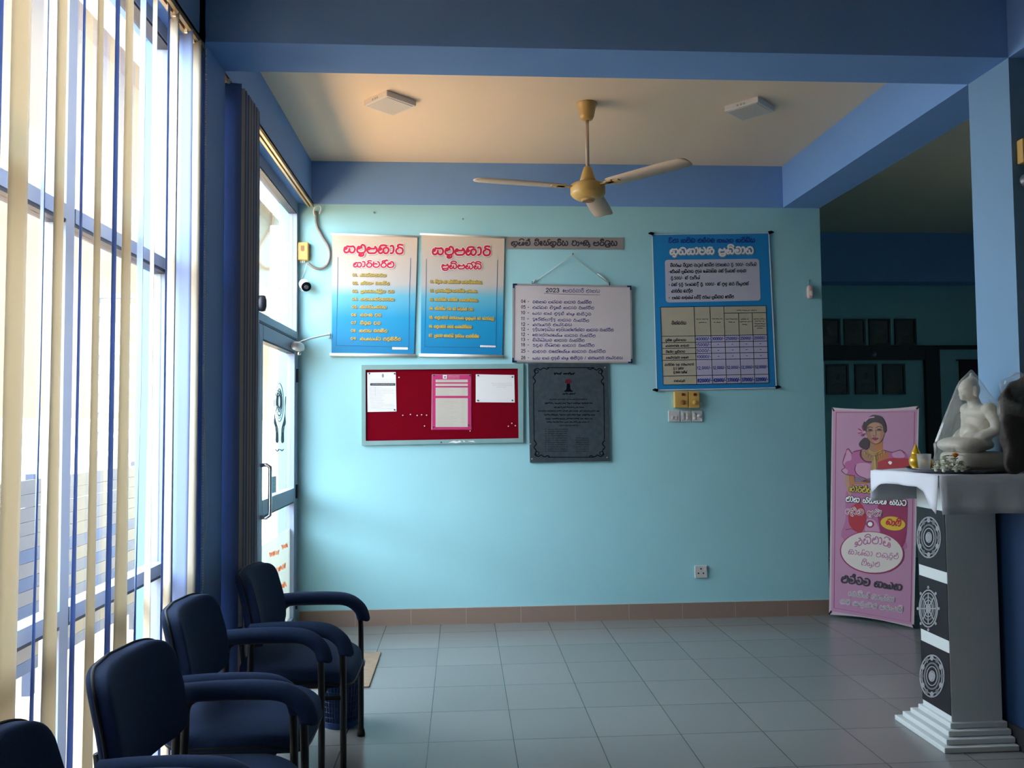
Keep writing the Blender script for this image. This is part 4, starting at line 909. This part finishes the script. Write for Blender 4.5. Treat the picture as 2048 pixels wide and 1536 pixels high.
def on_ban(u, v): return on_plane(u, v, BLp, pn)
FRP = [(1664, 815), (1838, 812), (1828, 1256), (1658, 1229)]
s = MB(); C4 = [on_ban(u, v) for u, v in FRP]
nx, ny = 10, 20; vs = []
for j in range(ny+1):
    for i in range(nx+1):
        a, b_ = i/nx, j/ny; p = (C4[0]*(1-a)+C4[1]*a)*(1-b_)+(C4[3]*(1-a)+C4[2]*a)*b_
        p = p - Vector((0, 0, 1))*(.018*math.sin(math.pi*a)*(1-b_)*(1-b_)) + Vector((0, 0, 1))*(.02*math.sin(math.pi*a)*b_*b_*b_); vs.append(p-o)
s.add(vs, [(j*(nx+1)+i, j*(nx+1)+i+1, (j+1)*(nx+1)+i+1, (j+1)*(nx+1)+i) for j in range(ny) for i in range(nx)], 1)
c = Canvas(s, (1640, 800), 3.2, BLp, pn, o)
m_ = {k: i for i, k in enumerate(['banner_pink', 'banner_edge', 'pink_mid', 'magenta_deep', 'skin', 'skin_light', 'skin_orange', 'hair_dark', 'pink_hot', 'pink_pale', 'red_sash', 'grey_lilac', 'oval_cream', 'yellow_print', 'maroon_line', 'white_print', 'dark_print', 'gold_print', 'red_print'])}
c.poly([(82, 66), (330, 72), (622, 62), (588, 1440), (320, 1392), (72, 1352)], m_['banner_pink'], 0)
c.line([(104, 80), (606, 76), (580, 1420), (90, 1330), (104, 80)], 4, m_['magenta_deep'], 1)
def F(pts): return [((u/7.678+20)*3.2, (v/7.678+10)*3.2) for u, v in pts]   # from the closer look at the drawing
def FB(pts, k, L): c.blob(F(pts), m_[k], L)
def FL(pts, w_, k, L): c.line(F(pts), w_, m_[k], L, True)
FB([(480, 540), (540, 500), (610, 540), (610, 640), (560, 690), (470, 650), (445, 600)], 'hair_dark', 2)
FB([(600, 540), (800, 540), (810, 680), (880, 700), (930, 760), (880, 860), (700, 960), (560, 900), (470, 780), (480, 700), (600, 680)], 'skin', 2)
FB([(650, 560), (800, 545), (812, 690), (900, 720), (920, 790), (840, 880), (740, 900), (720, 700)], 'skin_orange', 3)
FB([(240, 1060), (390, 1060), (390, 1190), (560, 1140), (600, 1200), (320, 1240), (330, 1400), (260, 1300)], 'skin_orange', 2)
FB([(240, 1060), (290, 1060), (300, 1200), (330, 1400), (270, 1330), (240, 1200)], 'skin_light', 3)
c.poly(F([(370, 1090), (1200, 1110), (1180, 1250), (480, 1180), (380, 1190)]), m_['grey_lilac'], 2)
FB([(360, 720), (470, 690), (480, 790), (560, 870), (640, 880), (720, 900), (760, 1060), (620, 1120), (470, 1110), (380, 1080), (380, 900)], 'pink_hot', 4)
FB([(400, 920), (470, 890), (600, 900), (690, 980), (680, 1080), (560, 1130), (430, 1070), (385, 990)], 'pink_pale', 5)
FB([(250, 690), (290, 670), (330, 730), (370, 760), (390, 850), (385, 1060), (330, 1085), (250, 1060), (180, 1010), (220, 960), (195, 900), (230, 780)], 'pink_hot', 5)
FB([(270, 690), (320, 740), (330, 840), (250, 870), (220, 930), (205, 890), (245, 780)], 'pink_pale', 6)
FB([(190, 1000), (230, 970), (280, 1010), (250, 1060)], 'pink_pale', 6)
FB([(830, 690), (980, 730), (1090, 690), (1180, 760), (1230, 900), (1180, 1000), (900, 1000), (860, 860), (920, 770)], 'pink_hot', 4)
FB([(960, 740), (1070, 700), (1110, 720), (1150, 790), (1080, 830), (980, 800)], 'pink_pale', 5)
FB([(720, 900), (900, 820), (1180, 820), (1230, 900), (1180, 990), (900, 1050), (740, 1020)], 'red_sash', 5)
FB([(640, 870), (720, 850), (730, 960), (700, 1060), (620, 1060)], 'skin_light', 6)
FL([(480, 690), (470, 780), (540, 860), (640, 875)], 7, 'maroon_line', 7); FL([(260, 690), (285, 670), (320, 720), (350, 745)], 4, 'maroon_line', 7); FL([(240, 740), (200, 880), (230, 960), (180, 1005), (250, 1065), (380, 1085)], 4, 'maroon_line', 7); FL([(400, 920), (385, 1000), (440, 1080), (560, 1130)], 4, 'maroon_line', 7)
FL([(360, 720), (480, 690), (600, 650)], 4, 'maroon_line', 7); FL([(830, 690), (960, 725), (1080, 690), (1150, 740)], 4, 'maroon_line', 7)
FB([(520, 430), (510, 330), (560, 220), (640, 165), (720, 160), (800, 190), (850, 270), (865, 390), (830, 420), (800, 300), (680, 265), (580, 320), (560, 420)], 'hair_dark', 8)
FB([(560, 330), (600, 290), (690, 270), (790, 290), (830, 370), (835, 440), (810, 520), (760, 580), (690, 596), (620, 560), (575, 490), (550, 420)], 'skin', 7)
FB([(610, 300), (690, 275), (760, 290), (780, 360), (760, 560), (690, 590), (640, 500), (620, 400)], 'skin_light', 8)
FB([(505, 400), (500, 330), (540, 240), (640, 160), (720, 155), (800, 185), (850, 270), (868, 400), (838, 360), (800, 290), (700, 258), (600, 290), (555, 400), (530, 430)], 'hair_dark', 9)
FL([(545, 250), (600, 200), (680, 185)], 9, 'pink_pale', 10)
for s_ in ((590, 660, 350, 385), (720, 800, 345, 378)):
    u0, u1, vb, ve = s_
    FL([(u0-10, vb+5), ((u0+u1)/2, vb-16), (u1, vb+2)], 4, 'hair_dark', 10); FB([(u0, ve), ((u0+u1)/2, ve-16), (u1, ve), ((u0+u1)/2, ve+12)], 'hair_dark', 10)
    FL([(u0-16, ve+14), ((u0+u1)/2, ve+20), (u1+10, ve+10)], 2.5, 'maroon_line', 11)
FL([(705, 380), (712, 460), (690, 478), (665, 466)], 3.5, 'maroon_line', 10)
FB([(645, 512), (690, 496), (755, 512), (700, 546)], 'magenta_deep', 10); FL([(650, 516), (700, 520), (750, 514)], 2.5, 'maroon_line', 11)
FL([(575, 500), (630, 570), (700, 598), (770, 575), (812, 520)], 3, 'maroon_line', 10)
for k in range(7):
    a = 1.9+k*.42; FL([(525, 420), (525+90*math.cos(a), 420+80*math.sin(a)-20)], 6, 'pink_pale' if k % 2 else 'magenta_deep', 12)
FB([(505, 410), (545, 395), (560, 430), (520, 440)], 'pink_pale', 13)
for dv in (0, 26): FL([(600, 690+dv), (690, 740+dv), (800, 690+dv)], 5, 'gold_print', 10)
for k in range(9): 
    a = k/8; FL([(540+300*a, 720+90*math.sin(math.pi*a)), (540+300*a, 745+90*math.sin(math.pi*a))], 5, 'gold_print', 10)
FL([(690, 800), (700, 980)], 12, 'gold_print', 10); FB([(895, 880), (930, 860), (960, 885), (930, 915)], 'white_print', 10)
# lower cloth of her dress and the lettering
c.blob([(180, 560), (330, 600), (520, 610), (560, 700), (540, 860), (530, 960), (160, 900), (165, 760)], m_['pink_mid'], 2)
c.blob([(190, 700), (260, 660), (300, 760), (260, 850), (190, 800)], m_['red_sash'], 3); c.blob([(380, 640), (540, 640), (560, 740), (530, 940), (400, 880)], m_['magenta_deep'], 3); c.blob([(290, 770), (350, 770), (380, 850), (300, 860)], m_['pink_pale'], 3)
c.oval(322, 794, 26, 24, m_['magenta_deep'], 4); c.oval(322, 794, 15, 14, m_['white_print'], 5); c.line([(165, 830), (195, 824), (225, 830)], 3, m_['maroon_line'], 4)
def outl(tx, u0, v0, u1, v1, h, w_, fill, edge, L=8, e=7, arc=0):
    c.text(tx, u0, v0, u1, v1, h, w_+e, m_[edge], L, n=3, arc=arc); c.text(tx, u0, v0, u1, v1, h, w_, m_[fill], L+1, n=3, arc=arc)
outl('ආරම්භක', 188, 582, 380, 600, 34, 6, 'yellow_print', 'dark_print'); outl('මාස හයකින් හයට', 166, 648, 556, 676, 34, 6.5, 'white_print', 'dark_print'); outl('දෝත පුරා', 168, 728, 400, 742, 34, 6, 'pink_pale', 'white_print', e=5)
outl('දෝත පුරා', 168, 728, 400, 742, 34, 5, 'magenta_deep', 'white_print', 10, 4)
c.oval(468, 790, 80, 44, m_['yellow_print'], 6, 28, .14); c.text('තෑගි', 424, 794, 520, 808, 36, 8, m_['red_print'], 8)
c.oval(334, 976, 206, 136, m_['magenta_deep'], 6, 36, .1); c.oval(334, 974, 198, 130, m_['oval_cream'], 7, 36, .1)
c.text('අභිමානී', 222, 942, 458, 950, 46, 7, m_['pink_mid'], 8, arc=28); c.text('කාන්තා ඉතුරුම්', 182, 984, 506, 1018, 30, 4.2, m_['pink_mid'], 8); c.text('ගිණුම', 266, 1056, 386, 1068, 32, 4.2, m_['pink_mid'], 8)
c.text('මල්වල සණස', 134, 1164, 526, 1218, 46, 9, m_['dark_print'], 8)
outl('වෙතින් කාන්තා', 184, 1252, 480, 1292, 30, 3.5, 'grey_lilac', 'white_print', e=4); outl('ඔබ සඳහාම පමණයි', 132, 1300, 530, 1358, 30, 3.5, 'grey_lilac', 'white_print', e=4)
s.build('printed_sheet', list(m_), t)
for (u, v), (u2, v2) in zip(FRP, [(1668, 822), (1833, 818), (1826, 1249), (1663, 1222)]):
    a, b_ = on_ban(u, v)-o-pn*.004, on_ban(u2, v2)-o+pn*.004; MB().tube([a, b_], .006, 6).build('corner_grip', 'black_plastic', t)
cx = (C4[0]+C4[1]+C4[2]+C4[3])/4-o-pn*.05
for p, q_ in ((C4[0], C4[2]), (C4[1], C4[3])):
    MB().tube([p-o-pn*.004, cx, q_-o-pn*.004], .006, 6).build('stand_rod', 'black_tube', t, smooth=True)
MB().tube([cx, tuple(Vector((cx.x, cx.y, 0))-pn*.14+Vector((0, 0, .006)))], .006, 6).build('stand_leg', 'black_tube', t, smooth=True)
# ------------------------------------------------------------------ the white pedestal with the statue
mat('pedestal_white', (.62, .64, .63), .5, noise=.04, scale=6); mat('panel_black', (.012, .008, .012), .4); mat('carving_grey', (.28, .28, .29), .5); mat('carving_dim', (.14, .14, .14), .5)
AX0, AX1, AY0, AY1 = 2.24, 2.485, 3.69, 3.925
t = thing('shrine_pedestal', 'white pedestal with carved wheel panels and a stepped foot, in front of the right pillar', 'pedestal', (2.36, 3.81, 0)); o = Vector((2.36, 3.81, 0))
def pb(x0, y0, z0, x1, y1, z1): return (x0-o.x, y0-o.y, z0), (x1-o.x, y1-o.y, z1)
MB().box(*pb(AX0, AY0, .05, AX1, AY1, 1.2)).build('shaft', 'pedestal_white', t, bevel=.003)
b_ = MB()
for k in range(4):
    e = .094-.026*k; b_.box(*pb(AX0-e, AY0-e, .026*k, min(AX1+e, 2.497), AY1+e, .026*(k+1)-.001))
b_.build('stepped_foot', 'pedestal_white', t, bevel=.004)
MB().box(*pb(2.05, 3.41, 1.2, 2.50, 3.50, 1.245)).box(*pb(2.05, 3.50, 1.2, 2.497, 3.98, 1.245)).build('top_slab', 'pedestal_white', t, bevel=.003)
c5 = 2.763
def wheel(c, cu, cv_, a, b2, n_, lotus, L=1):
    for f_, w_, mm in ((1.0, 7, 1), (.84, 5, 1), (.62, 9, 2), (.45, 5, 1), (.24, 6, 1)):
        c.line([(cu+a*f_*math.cos(q), cv_+b2*f_*math.sin(q)) for q in (2*math.pi*i/26 for i in range(27))], w_, mm, L)
    for i in range(n_):
        q = 2*math.pi*i/n_
        if lotus: c.oval(cu+a*.86*math.cos(q), cv_+b2*.86*math.sin(q), a*.15, b2*.13, 1 if i % 2 else 2, L+1, 10)
        else:
            c.line([(cu+a*.24*math.cos(q), cv_+b2*.24*math.sin(q)), (cu+a*.84*math.cos(q), cv_+b2*.84*math.sin(q))], 6, 1, L+1); c.oval(cu+a*1.17*math.cos(q), cv_+b2*1.15*math.sin(q), 6, 9, 1, L+1, 8)
    c.oval(cu, cv_, a*.2, b2*.2, 1, L+1, 12)
for (z0, z1), w_, lb in (((.784, 1.065), (326, 262, 64, 112, 12, True), 'black panel with a lotus carving'), ((.471, .731), (324, 655, 50, 102, 8, False), 'black panel with a spoked wheel'), ((.13, .414), (344, 1028, 66, 116, 12, True), 'black panel with a lotus rosette')):
    b_ = MB().box(*pb(AX0-.002, AY0+.001, z0, AX0+.001, AY1-.001, z1)); c = Canvas(b_, (1740, 980), c5, (AX0-.002, 0, 0), (-1, 0, 0), o, base=.0008)
    wheel(c, *w_); q = b_.build('carved_panel', ['panel_black', 'carving_grey', 'carving_dim'], t); q['label'] = lb
# cloth
mat('cloth_white', (.72, .72, .78), .8, noise=.03, scale=5)
b_ = MB(); CX0, CX1, CY0, CY1, CZ = 2.045, 2.503, 3.405, 3.985, 1.252
def cl(x, y, z): return (x, y, z)
nx, ny = 12, 14
def top_at(i, j): return (CX0+(CX1-CX0)*i/nx, CY0+(CY1-CY0)*j/ny, CZ-.012*((j/ny)**3)*((1-i/nx)**3))
vs = [top_at(i, j) for j in range(ny+1) for i in range(nx+1)]
b_.add(vs, [(j*(nx+1)+i, j*(nx+1)+i+1, (j+1)*(nx+1)+i+1, (j+1)*(nx+1)+i) for j in range(ny) for i in range(nx)])
def skirt(edge, outv, drop):
    n_ = len(edge)-1; R_ = 5; vs = []
    for r_ in range(R_+1):
        f_ = r_/R_
        for i, p in enumerate(edge):
            s_ = i/n_; d = drop(s_); wv = .010*math.sin(s_*17+1)*f_*f_
            vs.append((p[0]+outv[0]*(.004+wv+.006*f_), p[1]+outv[1]*(.004+wv+.006*f_), p[2]-d*f_-.0))
    b_.add(vs, [(r_*(n_+1)+i, r_*(n_+1)+i+1, (r_+1)*(n_+1)+i+1, (r_+1)*(n_+1)+i) for r_ in range(R_) for i in range(n_)])
E1 = [top_at(i, 0) for i in range(nx+1)]; E2 = [top_at(0, j) for j in range(ny+1)]; E3 = [top_at(i, ny) for i in range(nx+1)]
skirt(E1, (0, -1), lambda s_: .165); skirt(E2, (-1, 0), lambda s_: .06+.105*max(0, 1-s_*4.2)**.8+.05*max(0, (s_-.7)/.3)**2); skirt(E3, (0, 1), lambda s_: .155)
cl_o = b_.build('altar_cloth', 'cloth_white', smooth=True); sd = cl_o.modifiers.new('thick', 'SOLIDIFY'); sd.thickness = .0015
tag(cl_o, 'white cloth draped over the top of the wheel pedestal', 'cloth')
# tray
mat('tray_dark', (.16, .15, .17), .22, .8); mat('gold_plastic', (.62, .36, .01), .16, .25, coat=.6); mat('statue_cream', (.62, .57, .47), .4, noise=.05, scale=12); mat('petal', (.75, .74, .58), .7); mat('marigold', (.62, .20, .01), .8); mat('leaf_dark', (.03, .05, .015), .6); mat('bag_brown', (.045, .033, .028), .7, noise=.5, scale=14, bump=.6, bscale=30)
TX, TY, TZ = 2.268, 3.625, 1.2565
t = thing('offering_tray', 'round dark steel tray on the white cloth under the statue', 'tray', (TX, TY, TZ))
MB().lathe([(0, .0), (.185, 0), (.195, .008), (.203, .016), (.207, .017), (.207, .0145), (.198, .006), (.188, -.001), (0, -.001)], n=48, sx=1.1, sy=.88).build('tray_dish', 'tray_dark', t, smooth=True)
TZ2 = TZ+.001
# statue
SX, SY = 2.368, 3.665
t = thing('seated_statue', 'cream seated statue wrapped in clear plastic, facing the windows, on the tray', 'statue', (SX, SY, TZ2))
f = MB()
f.ball((-.035, 0, .118), (.112, .108, .034), 0, 12, .8); f.ball((-.055, -.06, .116), (.075, .055, .036), 0, 12); f.ball((-.055, .06, .116), (.075, .055, .036), 0, 12)
f.ball((.032, 0, .19), (.058, .075, .095), 0, 14); f.ball((.03, 0, .262), (.048, .09, .045), 0, 14); f.ball((.0, 0, .165), (.05, .062, .06), 0, 12)
f.tube([(.02, 0, .29), (.008, 0, .335)], [.03, .026], 14)
f.ball((-.006, 0, .372), (.046, .041, .054), 0, 16); f.ball((.006, 0, .414), (.026, .026, .022), 0, 12); f.ball((.006, 0, .438), (.009, .009, .016), 0, 10)
f.ball((-.05, 0, .366), (.009, .008, .015), 0, 8); f.ball((-.046, 0, .348), (.008, .016, .006), 0, 8); f.ball((-.038, 0, .334), (.014, .016, .012), 0, 8)
for s_ in (-1, 1):
    f.ball((.034, s_*.08, .279), .033, 0, 12)
    f.tube(smooth([(.035, s_*.082, .278), (.045, s_*.104, .23), (.04, s_*.108, .185), (-.02, s_*.075, .155), (-.06, s_*.02, .148)], 4), [.03]*4+[.027]*4+[.024]*4+[.02]*4+[.016], 12)
    f.ball((.0, s_*.043, .362), (.01, .006, .028), 0, 8); f.ball((-.045, s_*.017, .377), (.006, .011, .004), 0, 8)
fo = f.build('figure', 'statue_cream', t, smooth=True)
rm = fo.modifiers.new('merge', 'REMESH'); rm.mode = 'VOXEL'; rm.voxel_size = .0045; rm.use_smooth_shade = True
sm = fo.modifiers.new('soft', 'SMOOTH'); sm.factor = .5; sm.iterations = 3
MB().ball((.0, 0, .045), (.122, .10, .044), 0, 14, .45).build('seat_block', 'statue_cream', t, smooth=True)
bm = bmesh.new()
for v in f.v: bm.verts.new((v[0]*1.08, v[1]*1.05, .0+v[2]*1.025))
for x, y in ((-.128, -.10), (-.128, .10), (.125, -.10), (.125, .10)): bm.verts.new((x, y, .008)); bm.verts.new((x*.98, y*.98, .09))
h_ = bmesh.ops.convex_hull(bm, input=bm.verts); bmesh.ops.delete(bm, geom=[g for g in h_['geom_interior'] if isinstance(g, bmesh.types.BMVert)], context='VERTS')
bmesh.ops.delete(bm, geom=[fa for fa in bm.faces if fa.normal.z < -.9], context='FACES')
bmesh.ops.subdivide_edges(bm, edges=bm.edges, cuts=2, use_grid_fill=True); bmesh.ops.triangulate(bm, faces=bm.faces)
rr = random.Random(3)
for v in bm.verts:
    d = Vector((v.co.x, v.co.y, 0)); v.co += d*rr.uniform(-.045, .03)
me = bpy.data.meshes.new('plastic_wrap'); bm.to_mesh(me); bm.free(); me.materials.append(M['clear_plastic'])
po = bpy.data.objects.new('plastic_wrap', me); COL.objects.link(po); po.parent = t; po['label'] = 'clear crinkled plastic wrap'
# gilded casket and glass
t = thing('relic_casket', 'small gold bell shaped casket on the left edge of the tray', 'casket', (2.115, 3.70, TZ2))
MB().lathe([(0, 0), (.024, 0), (.027, .006), (.022, .012), (.03, .03), (.032, .045), (.026, .06), (.021, .066), (.021, .07), (0, .07)], n=24).build('casket_bowl', 'gold_plastic', t, smooth=True)
MB().lathe([(0, .0695), (.022, .07), (.02, .08), (.013, .096), (.011, .1), (.007, .108), (.006, .114), (.003, .12), (0, .127)], n=24).build('casket_lid', 'gold_plastic', t, smooth=True)
clear_mat('drink_glass', base=(.9, .9, .88), basew=.30)
t = thing('drinking_glass', 'small clear drinking glass beside the gold casket', 'glass', (2.113, 3.63, TZ2))
MB().lathe([(0, .0), (.023, 0), (.0305, .078), (.029, .078), (.0215, .004), (0, .004)], n=28).build('glass_wall', 'drink_glass', t, smooth=True)
t = thing('oil_cup', 'little gold cup seen through the drinking glass', 'cup', (2.152, 3.675, TZ2))
MB().lathe([(0, 0), (.018, 0), (.02, .008), (.027, .03), (.024, .052), (.022, .054), (0, .05)], n=20).build('cup_body', 'gold_plastic', t, smooth=True)
# flower heads
fr_ = random.Random(11); fl = []
for lay, (n_, ax, ay, z) in enumerate(((60, .082, .052, .012), (60, .058, .032, .034), (30, .03, .015, .056))):
    got = []
    for k in range(n_*6):
        a = fr_.uniform(0, 6.28); q = math.sqrt(fr_.random()); p = (2.155+ax*q*math.cos(a), 3.50+ay*q*math.sin(a))
        if all(math.hypot(p[0]-g[0], p[1]-g[1]) > .030 for g in got): got.append(p)
    fl += [(x, y, TZ2+z+fr_.uniform(-.002, .002)) for x, y in got]
proto = None
for k, (x, y, z) in enumerate(fl):
    if proto is None:
        b_ = MB()
        for lay, (n_, r_, el) in enumerate(((8, .017, .25), (7, .013, .7), (5, .008, 1.15))):
            for i in range(n_):
                a = 2*math.pi*i/n_+lay*.4; d = Vector((math.cos(a)*math.cos(el), math.sin(a)*math.cos(el), math.sin(el))); sd_ = Vector((-math.sin(a), math.cos(a), 0))*.0055; c0 = Vector((0, 0, .002+.003*lay))
                b_.add([c0, c0+d*r_*.55-sd_, c0+d*r_, c0+d*r_*.55+sd_], [(0, 1, 2, 3)])
        b_.ball((0, 0, .0), (.006, .006, .006), 0, 5)
        proto = b_.build('white_flower', 'petal'); fo_ = proto
    else: fo_ = proto.copy(); COL.objects.link(fo_)
    fo_.location = (x, y, z); fo_.rotation_euler = (fr_.uniform(-.3, .3), fr_.uniform(-.3, .3), fr_.uniform(0, 6)); fo_.scale = (1.3,)*3
    tag(fo_, 'white flower head in the heap of offerings on the tray, in front of the statue', 'flower', 'white offering flowers')
t = thing('marigold', 'orange marigold with dark leaves lying on top of the white flowers', 'flower', (2.166, 3.475, TZ2+.074))
b_ = MB()
for lay, (n_, r_, el) in enumerate(((10, .016, .2), (9, .013, .6), (7, .009, 1.0))):
    for i in range(n_):
        a = 2*math.pi*i/n_+lay*.3; d = Vector((math.cos(a)*math.cos(el), math.sin(a)*math.cos(el), math.sin(el))); sd_ = Vector((-math.sin(a), math.cos(a), 0))*.005
        b_.add([(0, 0, 0), d*r_*.6-sd_, d*r_, d*r_*.6+sd_], [(0, 1, 2, 3)])
b_.ball((0, 0, .003), .007, 0, 5)
b_.build('flower_head', 'marigold', t); t.scale = (1.5,)*3
for a in (0.3, 2.9, 3.6): MB().add([(0, 0, 0), (.02*math.cos(a)-.003*math.sin(a), .02*math.sin(a)+.003*math.cos(a), .003), (.036*math.cos(a), .036*math.sin(a), 0), (.02*math.cos(a)+.003*math.sin(a), .02*math.sin(a)-.003*math.cos(a), .003)], [(0, 1, 2, 3)]).build('leaf', 'leaf_dark', t)
# dark bundle
rr = random.Random(5)
def bw_(p): 
    k = 1-.35*max(0, p.z/.215)**2; return Vector((p.x*k+.012*math.sin(p.z*40+p.y*30), p.y*k+.006*math.sin(p.z*55+p.x*40), p.z+.01*math.sin(p.x*50)))
t = thing('wrapped_bundle', 'dark brown plastic wrapped bundle at the right edge, next to the statue', 'bundle', (2.445, 3.445, 1.2535))
MB().ball((0, 0, .212), (.086, .030, .208), 0, 20, .55, bw_).build('bundle_body', 'bag_brown', t, smooth=True)
b_ = MB(); b_.ball((.0, 0, .30), (.090, .033, .135), 0, 12, .8, bw_)
b_.v = [(v[0]*rr.uniform(.97, 1.05), v[1]*rr.uniform(.97, 1.06), v[2]*rr.uniform(.99, 1.02)) for v in b_.v]
b_.build('plastic_cover', 'clear_plastic', t)

# ------------------------------------------------------------------ on the pillar and in the back room
p = on_plane(2046, 302, (0, 3.5, 0), (0, 1, 0))
t = thing('junction_box', 'amber box on the near face of the right pillar, at the picture edge', 'junction box', (2.575, Y0, 2.705))
MB().box((-.042, -.045, -.056), (.042, 0, .056)).build('box_body', 'plastic_amber', t, bevel=.008)
t = thing('security_camera', 'dark camera under the amber box on the right pillar', 'camera', (2.575, Y0, 2.575))
MB().lathe([(.032, 0), (.032, .012), (.012, .02), (.012, .05), (0, .05)], (0, 0, 0), 18, 0, 'y').build('mount', 'grey_metal', t, smooth=True)
aim(MB().lathe([(0, -.03), (.03, -.024), (.036, 0), (.036, .06), (.03, .066), (0, .066)], n=20), (.0, -.06, -.01), (-.08, -.16, -.06)).build('camera_body', 'black_plastic', t, smooth=True)
mat('photo_dark', (.035, .03, .032), .2, noise=.5, scale=9, spec=.6); mat('frame_black', (.008, .008, .01), .3); mat('face_dim', (.10, .07, .055), .4); mat('board_maroon', (.05, .015, .035), .6)
def portrait(x, z, w_, h_, lb, group):
    t = thing('portrait_frame', lb, 'picture', (x, 8.6, z), group=group)
    b_ = MB(); e = .022
    for a, c_ in (((-w_/2, -.02, -h_/2), (-w_/2+e, 0, h_/2)), ((w_/2-e, -.02, -h_/2), (w_/2, 0, h_/2)), ((-w_/2+e, -.02, -h_/2), (w_/2-e, 0, -h_/2+e)), ((-w_/2+e, -.02, h_/2-e), (w_/2-e, 0, h_/2))): b_.box(a, c_)
    b_.build('frame', 'frame_black', t)
    q = MB().box((-w_/2+e, -.009, -h_/2+e), (w_/2-e, -.002, h_/2-e))
    for (cx_, cz_, rx, rz_) in ((0, .03, .032, .042), (0, -.085, .075, .055)):
        q.add([(cx_+rx*math.cos(k*math.pi/10), -.0096, cz_+rz_*math.sin(k*math.pi/10)) for k in range(20)], [tuple(range(20))], 1)
    q.build('photograph', ['photo_dark', 'face_dim'], t)
for k, x in enumerate((3.985, 4.265, 4.545, 4.835)):
    portrait(x, 2.44, .24, .285, ('dark framed portrait half hidden by the wall end, upper row', 'dark framed portrait second in the upper row of the back room', 'dark framed portrait third in the upper row of the back room', 'dark framed portrait at the right end of the upper row')[k], 'portraits in the upper row')
for k, x in enumerate((4.06, 4.38, 4.69)):
    portrait(x, 1.925, .25, .33, ('dark framed portrait above the left edge of the pink banner, lower row', 'dark framed portrait in the middle of the lower row', 'dark framed portrait at the right end of the lower row')[k], 'portraits in the lower row')
t = thing('dark_board', 'dark maroon board on the back room wall behind the statue', 'board', (5.60, 8.6, 1.84))
MB().box((-.17, -.02, -.28), (.17, 0, .28)).build('board_face', 'board_maroon', t)
for z in (.2875, -.2875): MB().box((-.2, -.026, z-.0075), (.2, 0, z+.0075)).build('board_rail', 'frame_black', t)
